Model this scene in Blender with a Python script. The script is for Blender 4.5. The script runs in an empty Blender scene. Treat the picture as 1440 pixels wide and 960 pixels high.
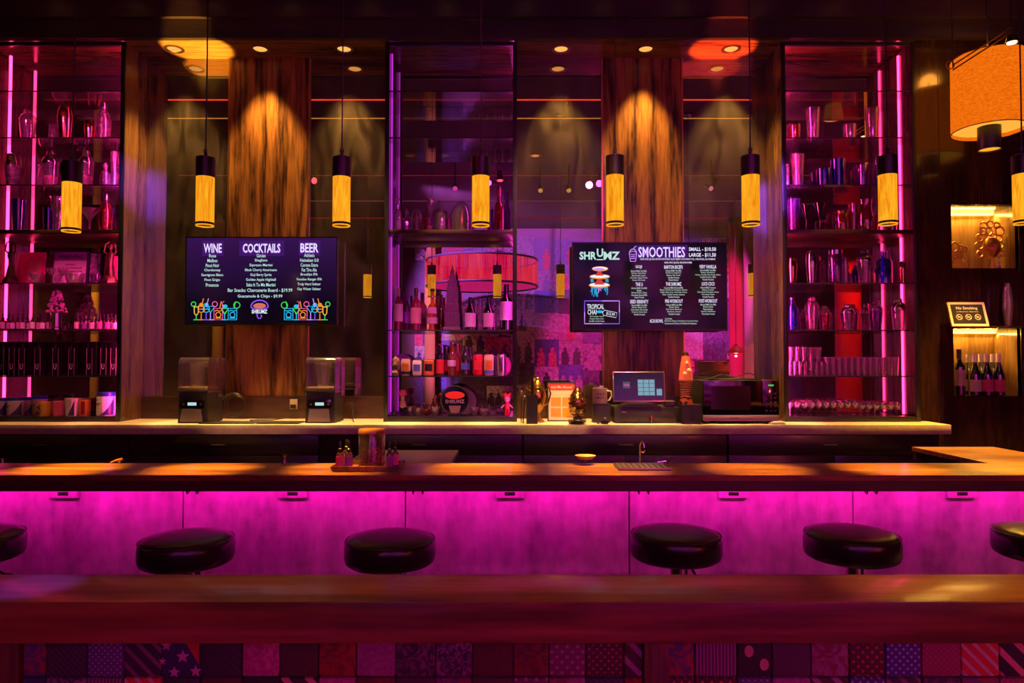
import bpy, bmesh, math, random
from mathutils import Vector, Matrix
random.seed(7)
PI = math.pi
SC = bpy.context.scene
COL = SC.collection

# ------------------------------------------------------------------ camera
F = 980.0                      # focal length in pixels of a 1440 wide frame
HC = 1.67                      # eye height
PITCH = math.atan(28.0 / F)
cam_d = bpy.data.cameras.new('camera'); cam = bpy.data.objects.new('camera', cam_d); COL.objects.link(cam)
cam_d.sensor_width = 36.0; cam_d.lens = 36.0 * F / 1440.0; cam_d.clip_start = 0.02; cam_d.clip_end = 60
cam.location = (0, 0, HC); cam.rotation_euler = (PI / 2 + PITCH, 0, 0)
SC.camera = cam

# ------------------------------------------------------------------ world and exposure
w = bpy.data.worlds.new('world'); SC.world = w; w.use_nodes = True
w.node_tree.nodes['Background'].inputs[0].default_value = (0.30, 0.10, 0.32, 1)
w.node_tree.nodes['Background'].inputs[1].default_value = 0.01
vs = SC.view_settings
vs.view_transform = 'Standard'; vs.look = 'None'; vs.exposure = 0.0; vs.gamma = 1.0; vs.use_curve_mapping = False
cy = SC.cycles
cy.caustics_reflective = False; cy.caustics_refractive = False; cy.blur_glossy = 1.0
cy.sample_clamp_indirect = 2.5; cy.max_bounces = 10; cy.transparent_max_bounces = 24; cy.glossy_bounces = 5; cy.diffuse_bounces = 3

# main depths (metres in front of the camera)
MIR = 6.30      # mirror plane
UF = 5.94       # front of the shelving units
LIP = 5.92      # front of the soffit
BCF = 5.66      # back counter front edge
BF = 3.80       # bar front edge
BB = 4.25       # bar back edge
NW = 6.00       # niche wall
ZCEIL = 4.75
REAR = -3.5

def at(px, py, Y):
    u = (px - 720) / F; v = (480 - py) / F
    c, s = math.cos(PITCH), math.sin(PITCH)
    t = Y / (c - v * s)
    return Vector((u * t, Y, HC + t * (s + v * c)))
def zof(py, Y): return at(720, py, Y).z
def xof(px, py, Y): return at(px, py, Y).x

# ------------------------------------------------------------------ lamps (large ones; small lamps' light sits in their builders)
def light(kind, name, loc, energy, color, target=None, **kw):
    d = bpy.data.lights.new(name, kind); d.energy = energy; d.color = color
    for k, v in kw.items(): setattr(d, k, v)
    o = bpy.data.objects.new(name, d); COL.objects.link(o); o.location = loc
    if target is not None:
        o.rotation_euler = (Vector(target) - Vector(loc)).to_track_quat('-Z', 'Y').to_euler()
    return o
WARM = (1.0, 0.50, 0.10)
E_DOWN = 200; E_AISLE = 1500; E_PEND = 640; E_STAGE = 1.0

# ------------------------------------------------------------------ materials
MATS = {}
def nt(name):
    m = bpy.data.materials.new(name); m.use_nodes = True; MATS[name] = m
    return m, m.node_tree.nodes, m.node_tree.links
def pm(name, col, rough=0.5, metal=0.0, coat=0.0, emis=None, es=0.0, spec=0.5, bump=0.0, bscale=60, vary=0.0, vscale=8, trans=0.0):
    m, n, l = nt(name); b = n['Principled BSDF']
    b.inputs['Base Color'].default_value = (*col, 1); b.inputs['Roughness'].default_value = rough
    b.inputs['Metallic'].default_value = metal; b.inputs['Coat Weight'].default_value = coat
    b.inputs['Coat Roughness'].default_value = 0.12; b.inputs['Specular IOR Level'].default_value = spec
    if trans: b.inputs['Transmission Weight'].default_value = trans
    if emis: b.inputs['Emission Color'].default_value = (*emis, 1); b.inputs['Emission Strength'].default_value = es
    if bump or vary:
        tc = n.new('ShaderNodeTexCoord'); ns = n.new('ShaderNodeTexNoise'); ns.inputs['Scale'].default_value = bscale
        ns.inputs['Detail'].default_value = 5; l.new(tc.outputs['Object'], ns.inputs['Vector'])
        if bump:
            bp = n.new('ShaderNodeBump'); bp.inputs['Strength'].default_value = bump; bp.inputs['Distance'].default_value = 0.01
            l.new(ns.outputs['Fac'], bp.inputs['Height']); l.new(bp.outputs['Normal'], b.inputs['Normal'])
        if vary:
            n2 = n.new('ShaderNodeTexNoise'); n2.inputs['Scale'].default_value = vscale; n2.inputs['Detail'].default_value = 6
            l.new(tc.outputs['Object'], n2.inputs['Vector'])
            r = n.new('ShaderNodeValToRGB'); e = r.color_ramp.elements
            e[0].position = .3; e[1].position = .7
            e[0].color = (*[c * (1 - vary) for c in col], 1); e[1].color = (*[min(1, c * (1 + vary)) for c in col], 1)
            l.new(n2.outputs['Fac'], r.inputs['Fac']); l.new(r.outputs['Color'], b.inputs['Base Color'])
    return m
def em(name, col, s):
    m, n, l = nt(name)
    for x in list(n): n.remove(x)
    o = n.new('ShaderNodeOutputMaterial'); e = n.new('ShaderNodeEmission')
    e.inputs[0].default_value = (*col, 1); e.inputs[1].default_value = s; l.new(e.outputs[0], o.inputs[0])
    return m
def wood(name, c1, c2, axis='Z', scale=7.0, rough=0.3, coat=0.4, fig=1.0, coatr=0.15):
    m, n, l = nt(name); b = n['Principled BSDF']
    tc = n.new('ShaderNodeTexCoord'); mp = n.new('ShaderNodeMapping'); l.new(tc.outputs['Object'], mp.inputs['Vector'])
    st = {'X': (.09, 1, 1), 'Y': (1, .09, 1), 'Z': (1, 1, .09)}[axis]
    mp.inputs['Scale'].default_value = [s * scale for s in st]
    big = n.new('ShaderNodeTexNoise'); big.inputs['Scale'].default_value = .55; big.inputs['Detail'].default_value = 2; l.new(mp.outputs[0], big.inputs['Vector'])
    mul = n.new('ShaderNodeMath'); mul.operation = 'MULTIPLY'; mul.inputs[1].default_value = 34 * fig; l.new(big.outputs['Fac'], mul.inputs[0])
    sn = n.new('ShaderNodeMath'); sn.operation = 'SINE'; l.new(mul.outputs[0], sn.inputs[0])
    fine = n.new('ShaderNodeTexNoise'); fine.inputs['Scale'].default_value = 9; fine.inputs['Detail'].default_value = 8; l.new(mp.outputs[0], fine.inputs['Vector'])
    a = n.new('ShaderNodeMath'); a.operation = 'MULTIPLY_ADD'; a.inputs[1].default_value = .16; l.new(sn.outputs[0], a.inputs[0]); l.new(fine.outputs['Fac'], a.inputs[2])
    r = n.new('ShaderNodeValToRGB'); e = r.color_ramp.elements; e[0].position = .28; e[1].position = .72
    e[0].color = (*c1, 1); e[1].color = (*c2, 1); l.new(a.outputs[0], r.inputs['Fac']); l.new(r.outputs['Color'], b.inputs['Base Color'])
    b.inputs['Roughness'].default_value = rough; b.inputs['Coat Weight'].default_value = coat; b.inputs['Coat Roughness'].default_value = coatr
    bp = n.new('ShaderNodeBump'); bp.inputs['Strength'].default_value = .08; bp.inputs['Distance'].default_value = .004
    l.new(a.outputs[0], bp.inputs['Height']); l.new(bp.outputs['Normal'], b.inputs['Normal'])
    return m
def thin(name, tint, body=0.10, rough=0.04, refl=1.0, bodycol=None):
    """thin-walled glass: see-through, sharp edges by facing angle, a little scatter from the wall"""
    m, n, l = nt(name)
    for x in list(n): n.remove(x)
    o = n.new('ShaderNodeOutputMaterial'); t = n.new('ShaderNodeBsdfTransparent'); t.inputs[0].default_value = (*tint, 1)
    g = n.new('ShaderNodeBsdfGlossy'); g.inputs['Roughness'].default_value = rough; g.inputs['Color'].default_value = (refl, refl, refl, 1)
    lw = n.new('ShaderNodeLayerWeight'); lw.inputs['Blend'].default_value = 0.35
    ad = n.new('ShaderNodeMath'); ad.operation = 'MULTIPLY_ADD'; ad.inputs[1].default_value = .78; ad.inputs[2].default_value = .13; ad.use_clamp = True
    l.new(lw.outputs['Facing'], ad.inputs[0])
    d = n.new('ShaderNodeBsdfDiffuse'); bc = bodycol or tint; d.inputs[0].default_value = (*bc, 1)
    tr = n.new('ShaderNodeBsdfTranslucent'); tr.inputs[0].default_value = (*bc, 1)
    dm = n.new('ShaderNodeMixShader'); dm.inputs[0].default_value = .5; l.new(d.outputs[0], dm.inputs[1]); l.new(tr.outputs[0], dm.inputs[2])
    m1 = n.new('ShaderNodeMixShader'); m1.inputs[0].default_value = body; l.new(t.outputs[0], m1.inputs[1]); l.new(dm.outputs[0], m1.inputs[2])
    m2 = n.new('ShaderNodeMixShader'); l.new(ad.outputs[0], m2.inputs[0]); l.new(m1.outputs[0], m2.inputs[1]); l.new(g.outputs[0], m2.inputs[2])
    l.new(m2.outputs[0], o.inputs[0])
    return m

M_wall = wood('dark_wood_panel', (.014, .006, .004), (.05, .022, .012), 'Z', 4, .22, .6, .7, .1)
M_panel = wood('lacquered_veneer', (.030, .010, .003), (.38, .175, .044), 'Z', 4.6, .42, .15, 1.3, .2)
M_panel.node_tree.nodes['Principled BSDF'].inputs['Specular IOR Level'].default_value = .3
M_beam = wood('beam_wood', (.010, .005, .004), (.035, .016, .010), 'X', 4, .6, 0.0, .6)
M_side = wood('side_veneer', (.07, .030, .012), (.30, .15, .07), 'Z', 5, .27, .6, .6, .2)
M_soffit = wood('soffit_veneer', (.12, .05, .018), (.40, .20, .07), 'X', 4, .22, .5, .8, .1)
M_bar = wood('bar_top_wood', (.13, .045, .014), (.48, .22, .07), 'X', 3.0, .30, .5, .8, .18)
M_barface = wood('bar_edge_wood', (.02, .009, .006), (.07, .028, .018), 'X', 3.0, .4, .2, .6)
M_ledge = wood('ledge_wood', (.10, .028, .014), (.34, .12, .05), 'X', 2.6, .30, .5, .8, .16)
M_cab = wood('cabinet_wood', (.006, .004, .003), (.022, .013, .010), 'X', 4, .35, .2, .5)
M_ceil = pm('ceiling_paint', (.030, .018, .016), .7, vary=.4, vscale=1.5)
M_floor = pm('floor_concrete', (.06, .045, .04), .4, vary=.4, vscale=3)
M_black = pm('black_metal', (.012, .011, .013), .35)
M_blackm = pm('black_plastic', (.02, .018, .02), .45, bump=.05)
M_gloss = pm('black_gloss', (.006, .005, .007), .08, coat=.5)
M_steel = pm('brushed_steel', (.62, .58, .54), .28, 1.0, bump=.03, bscale=200)
M_chrome = pm('chrome', (.8, .78, .76), .1, 1.0)
M_copper = pm('copper', (.75, .36, .22), .16, 1.0)
M_gold = pm('gold', (.85, .55, .18), .22, 1.0, bump=.05)
M_brass = pm('brass_trim', (.75, .48, .18), .3, 1.0)
M_quartz = pm('counter_quartz', (.62, .50, .44), .3, vary=.12, vscale=20)
M_leather = pm('black_leather', (.016, .011, .011), .29, bump=.12, bscale=90, coat=.15)
M_white = pm('white_paper', (.80, .76, .74), .6, vary=.06)
M_cream = pm('cream_plastic', (.72, .62, .55), .45, vary=.08)
M_navy = pm('navy_print', (.02, .025, .12), .4)
M_bluelid = pm('blue_lid', (.01, .04, .38), .35)
M_ink = pm('black_ink', (.01, .01, .012), .5)
M_redp = pm('red_paint', (.55, .02, .03), .4, vary=.2)
M_redd = pm('red_print', (.75, .05, .04), .5)
M_pinkp = pm('pink_print', (.9, .12, .35), .5, vary=.15)
M_yellowp = pm('yellow_print', (.85, .50, .06), .5)
M_orangep = pm('orange_print', (.9, .30, .05), .5, vary=.15)
M_beige = pm('beige_print', (.75, .55, .35), .45, vary=.15)
M_bluep = pm('blue_print', (.10, .20, .60), .45, vary=.3)
M_purple = pm('purple_print', (.30, .05, .45), .5, vary=.2)
M_green = pm('dark_bronze', (.11, .10, .035), .35, .6, bump=.5, bscale=50, vary=.4, vscale=30)
M_skin = pm('pale_figure', (.85, .45, .45), .4)
M_stone = pm('grey_model', (.20, .11, .16), .5, bump=.4, bscale=80, vary=.3, vscale=60)
M_mosaic = None
G_clear = thin('clear_glass', (.96, .93, .95), .16, bodycol=(.95, .78, .88))
G_frost = thin('ribbed_glass', (.85, .78, .85), .30, .15, bodycol=(.9, .7, .85))
G_shelf = thin('shelf_glass', (.86, .80, .86), .20, .03, .8, bodycol=(.75, .55, .68))
G_blue = thin('blue_glass', (.05, .08, .75), .22, .05, bodycol=(.03, .06, .8))
G_purple = thin('purple_glass', (.45, .18, .65), .2, .05, bodycol=(.5, .15, .6))
G_red = thin('red_glass', (.75, .05, .10), .25, .05, bodycol=(.8, .05, .1))
G_amber = thin('amber_glass', (.95, .40, .06), .3, .08, bodycol=(.95, .35, .05))
G_dark = thin('dark_bottle_glass', (.05, .06, .03), .3, .06, bodycol=(.02, .02, .012))
G_green = thin('green_bottle_glass', (.10, .30, .10), .3, .06, bodycol=(.05, .16, .05))
G_brown = thin('brown_bottle_glass', (.30, .10, .02), .35, .06, bodycol=(.22, .07, .015))
G_rose = thin('rose_wine', (.75, .14, .18), .35, .05, bodycol=(.7, .10, .14))
G_jar = thin('jar_glass', (.97, .94, .92), .03, .04, bodycol=(.9, .8, .7))
G_smoke = thin('smoky_polycarbonate', (.82, .76, .82), .06, .08, bodycol=(.55, .48, .55))
E_text = em('screen_white', (.85, .90, 1.0), 1.0)
E_textg = em('screen_mint', (.60, .90, .84), .85)
E_lav = em('screen_lavender', (.62, .28, 1.0), 1.0)
E_title = em('screen_title', (.80, .75, 1.0), 1.05)
E_cyan = em('screen_cyan', (.03, .55, .95), .9); E_green = em('screen_green', (.06, .85, .12), .8)
E_orange = em('screen_orange', (1, .30, .03), .9); E_pink = em('screen_pink', (1, .12, .45), .9)
E_violet = em('screen_violet', (.30, .10, 1), .9); E_red = em('screen_red', (.85, .06, .05), .8)
E_yell = em('screen_yellow', (1, .62, .10), .9); E_btn = em('screen_button', (.30, .52, .66), .7)
E_halo = em('screen_glow', (.22, .04, .48), .55); E_halo2 = em('screen_glow_dim', (.12, .02, .30), .45)

# ------------------------------------------------------------------ mesh building
class B:
    def __init__(s): s.bm = bmesh.new()
    def box(s, cx, cy_, cz, sx, sy, sz, bev=0.0, rot=None):
        r = bmesh.ops.create_cube(s.bm, size=1.0); vs_ = r['verts']
        bmesh.ops.scale(s.bm, vec=(sx, sy, sz), verts=vs_)
        if bev:
            es = list({e for v in vs_ for e in v.link_edges})
            q = bmesh.ops.bevel(s.bm, geom=es, offset=bev, segments=2, affect='EDGES', profile=.6)
            vs_ = list({v for f in q['faces'] for v in f.verts} | {v for v in vs_ if v.is_valid})
        if rot is not None: bmesh.ops.rotate(s.bm, cent=(0, 0, 0), matrix=rot, verts=vs_)
        bmesh.ops.translate(s.bm, vec=(cx, cy_, cz), verts=vs_)
        return s
    def span(s, x0, x1, y0, y1, z0, z1, bev=0.0):
        return s.box((x0 + x1) / 2, (y0 + y1) / 2, (z0 + z1) / 2, abs(x1 - x0), abs(y1 - y0), abs(z1 - z0), bev)
    def lathe(s, prof, segs=20, c=(0, 0, 0), wob=None, a0=0.0, a1=None):
        full = a1 is None; a1 = 2 * PI if full else a1
        n = segs if full else segs + 1
        rings = []
        for (r, z) in prof:
            if r < 1e-6 and full: rings.append([s.bm.verts.new((c[0], c[1], c[2] + z))]); continue
            ring = []
            for i in range(n):
                a = a0 + (a1 - a0) * i / segs
                rr = r * (wob(a, z) if wob else 1)
                ring.append(s.bm.verts.new((c[0] + rr * math.cos(a), c[1] + rr * math.sin(a), c[2] + z)))
            rings.append(ring)
        for A, Bq in zip(rings, rings[1:]):
            for i in range(segs):
                j = (i + 1) % n if full else i + 1
                if len(A) == 1 and len(Bq) == 1: continue
                if len(A) == 1: f = (A[0], Bq[j], Bq[i])
                elif len(Bq) == 1: f = (A[i], A[j], Bq[0])
                else: f = (A[i], A[j], Bq[j], Bq[i])
                try: s.bm.faces.new(f)
                except ValueError: pass
        return s
    def tube(s, pts, r, segs=8, closed=False):
        pts = [Vector(p) for p in pts]; n = len(pts); rings = []
        rr = r if hasattr(r, '__len__') else [r] * n
        up = None
        for i, p in enumerate(pts):
            a = pts[i - 1] if (i > 0 or closed) else p
            b = pts[(i + 1) % n] if (i < n - 1 or closed) else p
            d = (b - a)
            d = d.normalized() if d.length > 1e-9 else Vector((0, 0, 1))
            if up is None:
                up = Vector((0, 0, 1)) if abs(d.z) < .9 else Vector((1, 0, 0))
            side = d.cross(up)
            if side.length < 1e-6: side = d.cross(Vector((0, 1, 0)))
            side.normalize(); up = side.cross(d).normalized()
            rings.append([s.bm.verts.new(p + (side * math.cos(2 * PI * k / segs) + up * math.sin(2 * PI * k / segs)) * rr[i]) for k in range(segs)])
        m = n if closed else n - 1
        for i in range(m):
            A, Bq = rings[i], rings[(i + 1) % n]
            for k in range(segs):
                s.bm.faces.new((A[k], A[(k + 1) % segs], Bq[(k + 1) % segs], Bq[k]))
        if not closed:
            s.bm.faces.new(rings[0][::-1]); s.bm.faces.new(rings[-1])
        return s
    def torus(s, c, R, r, axis='Z', n=24, segs=8, sq=1.0):
        pts = []
        for i in range(n):
            a = 2 * PI * i / n; x, y = R * math.cos(a), R * math.sin(a) * sq
            pts.append(Vector(c) + Vector({'Z': (x, y, 0), 'Y': (x, 0, y), 'X': (0, x, y)}[axis]))
        return s.tube(pts, r, segs, True)
    def sphere(s, c, r, u=16, v=10):
        r = r if hasattr(r, '__len__') else (r, r, r)
        q = bmesh.ops.create_uvsphere(s.bm, u_segments=u, v_segments=v, radius=1.0)['verts']
        bmesh.ops.scale(s.bm, vec=r, verts=q); bmesh.ops.translate(s.bm, vec=c, verts=q)
        return s
    def ico(s, c, r, sub=1):
        r = r if hasattr(r, '__len__') else (r, r, r)
        q = bmesh.ops.create_icosphere(s.bm, subdivisions=sub, radius=1.0)['verts']
        bmesh.ops.scale(s.bm, vec=r, verts=q); bmesh.ops.translate(s.bm, vec=c, verts=q)
        return s
    def prism(s, poly, y0, y1):
        a = [s.bm.verts.new((x, y0, z)) for x, z in poly]; b = [s.bm.verts.new((x, y1, z)) for x, z in poly]
        s.bm.faces.new(a[::-1]) ; s.bm.faces.new(b)
        n = len(poly)
        for i in range(n): s.bm.faces.new((a[i], a[(i + 1) % n], b[(i + 1) % n], b[i]))
        return s
    def prismz(s, poly, z0, z1):
        a = [s.bm.verts.new((x, y, z0)) for x, y in poly]; b = [s.bm.verts.new((x, y, z1)) for x, y in poly]
        s.bm.faces.new(a[::-1]); s.bm.faces.new(b)
        n = len(poly)
        for i in range(n): s.bm.faces.new((a[i], a[(i + 1) % n], b[(i + 1) % n], b[i]))
        return s
    def xform(s, m): bmesh.ops.transform(s.bm, matrix=m, verts=s.bm.verts); return s
    def mesh(s, name, mat, smooth=True, ang=35):
        bmesh.ops.recalc_face_normals(s.bm, faces=s.bm.faces)
        me = bpy.data.meshes.new(name); s.bm.to_mesh(me); s.bm.free()
        if mat is not None: me.materials.append(mat)
        if smooth:
            me.shade_smooth(); me.set_sharp_from_angle(angle=math.radians(ang))
        return me

def tag(o, label=None, cat=None, group=None, kind=None):
    if label: o['label'] = label
    if cat: o['category'] = cat
    if group: o['group'] = group
    if kind: o['kind'] = kind
    return o
def obj(name, b, mat, parent=None, loc=None, rot=None, label=None, smooth=True, kind=None):
    me = b if isinstance(b, bpy.types.Mesh) else b.mesh(name, mat, smooth)
    o = bpy.data.objects.new(name, me); COL.objects.link(o)
    if parent is not None: o.parent = parent
    if loc is not None: o.location = loc
    if rot is not None: o.rotation_euler = rot
    if label: o['label'] = label
    if kind: o['kind'] = kind
    return o
def thing(name, label, cat, loc=(0, 0, 0), rz=0.0, group=None, rot=None):
    o = bpy.data.objects.new(name, None); COL.objects.link(o); o.empty_display_size = .05
    o.location = loc; o.rotation_euler = rot if rot else (0, 0, rz)
    return tag(o, label, cat, group)
def struct(name, b, mat, label, smooth=False):
    return tag(obj(name, b, mat, smooth=smooth), label, None, None, 'structure')
CACHE = {}
def cached(key, fn):
    if key not in CACHE: CACHE[key] = fn()
    return CACHE[key]

# text as flat mesh: fitted into a box of width w and height h centred on (x, z), facing -Y
def text_into(bm, s, x, z, w_, h_, y=0.0, bold=0.0, rot=0.0, depth=0.0):
    cu = bpy.data.curves.new('t', 'FONT'); cu.body = s; cu.size = 1.0; cu.resolution_u = 2; cu.offset = bold
    ob = bpy.data.objects.new('t', cu)
    me = bpy.data.meshes.new_from_object(ob)
    xs = [v.co.x for v in me.vertices]; ys = [v.co.y for v in me.vertices]
    if xs:
        x0, x1, y0, y1 = min(xs), max(xs), min(ys), max(ys)
        sx = w_ / max(1e-6, x1 - x0); sy = h_ / max(1e-6, y1 - y0)
        c, sn = math.cos(rot), math.sin(rot)
        for v in me.vertices:
            a = (v.co.x - (x0 + x1) / 2) * sx; b = (v.co.y - (y0 + y1) / 2) * sy
            v.co = (x + a * c - b * sn, y, z + a * sn + b * c)
        bm.from_mesh(me)
    bpy.data.objects.remove(ob); bpy.data.curves.remove(cu); bpy.data.meshes.remove(me)
def text_obj(name, items, mat, parent, y):
    b = B()
    for it in items:
        s, x, z, w_, h_ = it[:5]; text_into(b.bm, s, x, z, w_, h_, y, it[5] if len(it) > 5 else 0.0, it[6] if len(it) > 6 else 0.0)
    return obj(name, b, mat, parent, smooth=False, kind='stuff')
def ribbon(b, pts, wd, y, closed=False, th=.0006):
    """flat stroke in the XZ plane"""
    pts = [Vector((p[0], 0, p[1])) for p in pts]
    n = len(pts); L = []; R = []
    for i, p in enumerate(pts):
        a = pts[i - 1] if (i or closed) else p; c = pts[(i + 1) % n] if (i < n - 1 or closed) else p
        d = c - a
        d = d.normalized() if d.length > 1e-9 else Vector((1, 0, 0))
        s = Vector((-d.z, 0, d.x)) * wd / 2
        L.append(b.bm.verts.new((p.x + s.x, y, p.z + s.z))); R.append(b.bm.verts.new((p.x - s.x, y, p.z - s.z)))
    for i in range(n if closed else n - 1):
        j = (i + 1) % n
        b.bm.faces.new((L[i], L[j], R[j], R[i]))
def disc(b, x, z, rx, rz, y, n=18):
    vs_ = [b.bm.verts.new((x + rx * math.cos(2 * PI * i / n), y, z + rz * math.sin(2 * PI * i / n))) for i in range(n)]
    b.bm.faces.new(vs_)
def circ(x, z, r, n=16, a0=0, a1=2 * PI, rz=None):
    rz = rz or r
    return [(x + r * math.cos(a0 + (a1 - a0) * i / n), z + rz * math.sin(a0 + (a1 - a0) * i / n)) for i in range(n + (0 if abs(a1 - a0 - 2 * PI) < 1e-6 else 1))]
ORD = ['first', 'second', 'third', 'fourth', 'fifth', 'sixth', 'seventh', 'eighth', 'ninth', 'tenth', 'eleventh', 'twelfth', 'thirteenth', 'fourteenth', 'fifteenth', 'sixteenth', 'seventeenth', 'eighteenth', 'nineteenth', 'twentieth']

# ================================================================== the room
ZS = zof(83, MIR)              # soffit underside
struct('floor', B().span(-9, 9, REAR, 6.5, -.1, 0), M_floor, 'dark concrete floor of the bar')
struct('ceiling', B().span(-9, 9, REAR, 6.5, ZCEIL, ZCEIL + .1), M_ceil, 'dark brown ceiling above the bar')
wall_back = struct('wall_back', B().span(-9, 3.6, MIR + .02, MIR + .2, 0, ZCEIL), M_wall, 'dark back wall behind mirrors and shelves')
struct('wall_left', B().span(-9.1, -9, REAR, 6.5, 0, ZCEIL), M_wall, 'dark left wall outside the picture')
struct('wall_right', B().span(9, 9.1, REAR, 6.5, 0, ZCEIL), M_wall, 'dark right wall outside the picture')
wall_rear = struct('wall_rear', B().span(-9, 9, REAR - .1, REAR, 0, ZCEIL), pm('rear_wall_paint', (.10, .05, .07), .7, vary=.3, vscale=2), 'wall opposite the bar covered with a poster collage')
struct('ceiling_soffit', B().span(-9, 3.47, LIP + .002, MIR, ZS, ZCEIL), M_soffit, 'veneered soffit with downlights over the back bar')
struct('trim_1', B().span(-9, 9, LIP - .05, LIP, ZS - .005, ZCEIL).span(-9, 9, LIP - .09, LIP - .05, ZS + .16, ZCEIL), M_beam, 'dark beam along the front of the soffit')

# smoked mirrors
m, n, l = nt('smoked_mirror')
for x in list(n): n.remove(x)
o_ = n.new('ShaderNodeOutputMaterial'); g_ = n.new('ShaderNodeBsdfGlossy'); g_.inputs['Color'].default_value = (.62, .54, .52, 1); g_.inputs['Roughness'].default_value = 0.0
d_ = n.new('ShaderNodeBsdfDiffuse'); d_.inputs[0].default_value = (.45, .38, .34, 1)
tc_ = n.new('ShaderNodeTexCoord'); ns_ = n.new('ShaderNodeTexNoise'); ns_.inputs['Scale'].default_value = 2.2; ns_.inputs['Detail'].default_value = 6; ns_.inputs['Distortion'].default_value = 1.5
mp_ = n.new('ShaderNodeMapping'); mp_.inputs['Rotation'].default_value = (0, .5, 0); mp_.inputs['Scale'].default_value = (2.5, 1, .9); l.new(tc_.outputs['Object'], mp_.inputs[0]); l.new(mp_.outputs[0], ns_.inputs['Vector'])
rp_ = n.new('ShaderNodeMapRange'); rp_.inputs['From Min'].default_value = .35; rp_.inputs['From Max'].default_value = .7; rp_.inputs['To Min'].default_value = .045; rp_.inputs['To Max'].default_value = .20
l.new(ns_.outputs['Fac'], rp_.inputs['Value'])
mx_ = n.new('ShaderNodeMixShader'); l.new(rp_.outputs[0], mx_.inputs[0]); l.new(g_.outputs[0], mx_.inputs[1]); l.new(d_.outputs[0], mx_.inputs[2]); l.new(mx_.outputs[0], o_.inputs[0])
M_mirror = m

ZC = zof(597, BCF)             # back counter top
ZSPL = zof(557, MIR)           # top of the backsplash
XL0 = xof(171, 480, UF); XC0 = xof(540, 480, UF); XC1 = xof(727, 480, UF); XR0 = xof(1102, 480, UF); XR1 = 3.47
XLL = -4.62
XW1, XW2 = xof(318, 480, MIR - .02), xof(432, 480, MIR - .02)
XW3, XW4 = xof(848, 480, MIR - .02), xof(962, 480, MIR - .02)
MIRZ = ZSPL
for i, (x0, x1, z0, lab) in enumerate([
        (XLL, XL0, ZC, 'mirror behind the pink-lit left shelves'), (XL0, XW1, MIRZ, 'narrow mirror left of the drinks menu screen'),
        (XW2, XC0, MIRZ, 'mirror between drinks menu screen and middle shelves'), (XC0, XC1, ZC, 'mirror behind the middle shelves'),
        (XC1, XW3, MIRZ, 'mirror showing the purple poster collage'), (XW4, XR0, MIRZ, 'mirror right of the smoothie menu screen'),
        (XR0, XR1, ZC, 'mirror behind the right shelves')]):
    obj('mirror_panel', B().span(x0, x1, MIR, MIR + .008, z0, ZS), M_mirror, wall_back, label=lab, smooth=False)
for x0, x1, lab in ((XW1, XW2, 'glossy veneer panel above the drinks menu'), (XW3, XW4, 'glossy veneer panel above the smoothie menu')):
    obj('veneer_panel', B().span(x0, x1, MIR - .02, MIR + .01, ZSPL, ZS), M_panel, wall_back, label=lab, smooth=False)
    for x in (x0, x1):
        obj('edge_trim', B().span(x - .006, x + .006, MIR - .024, MIR + .01, ZSPL, ZS), M_brass, wall_back, smooth=False)
for x0, x1 in ((XL0, XC0), (XC1, XR0)):
    obj('backsplash', B().span(x0, x1, MIR - .035, MIR + .01, ZC - .02, ZSPL), M_barface, wall_back, smooth=False, label='dark wooden backsplash above the counter')

# downlights in the soffit
E_lamp = em('downlight_lens', (1.0, .46, .10), 1.1)
ydl = .5 * (LIP + MIR) - .01
for i, px in enumerate((245, 366, 484, 789, 908, 1028)):
    x = xof(px, 69, 6.09)
    t = thing('downlight', ['round recessed downlight leftmost in the soffit', 'round recessed downlight over the left veneer panel', 'round recessed downlight left of the middle shelves',
                            'round recessed downlight right of the middle shelves', 'round recessed downlight over the right veneer panel', 'round recessed downlight rightmost in the red-lit soffit'][i],
              'downlight', (x, 6.09, ZS), group='soffit downlights')
    obj('trim_ring', cached('dl_ring', lambda: B().lathe([(.085, 0), (.085, -.006), (.062, -.008), (.056, .0), (.056, .004)], 24).mesh('ring', M_brass)), None, t)
    obj('lens', cached('dl_lens', lambda: B().lathe([(0, -.002), (.057, -.002), (.057, .003), (0, .003)], 20).mesh('lens', E_lamp)), None, t)
    light('SPOT', 'downlight_beam', (x, 6.09, ZS - .03), E_DOWN, WARM, (x, 6.12, 0), spot_size=math.radians(66), spot_blend=.7, shadow_soft_size=.03)
# unseen ceiling downlights added above the aisle to brighten the stone counter
for i, px in enumerate((20, 140, 260, 380, 500, 620, 740, 860, 980, 1100, 1220)):
    x = xof(px, 480, 5.45)
    t = thing('added_aisle_downlight', 'recessed downlight in the aisle ceiling, %s from the left' % ORD[i], 'downlight', (x, 5.70, ZCEIL), group='aisle downlights')
    obj('trim_ring', CACHE['dl_ring'], None, t); obj('lens', CACHE['dl_lens'], None, t)
    light('SPOT', 'added_aisle_beam', (x, 5.70, ZCEIL - .03), E_AISLE * (1.0 if 160 < px < 1110 else .35), (1, .54, .14), (x, 5.84, 1.1), spot_size=math.radians(18), spot_blend=.6, shadow_soft_size=.03)

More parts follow.
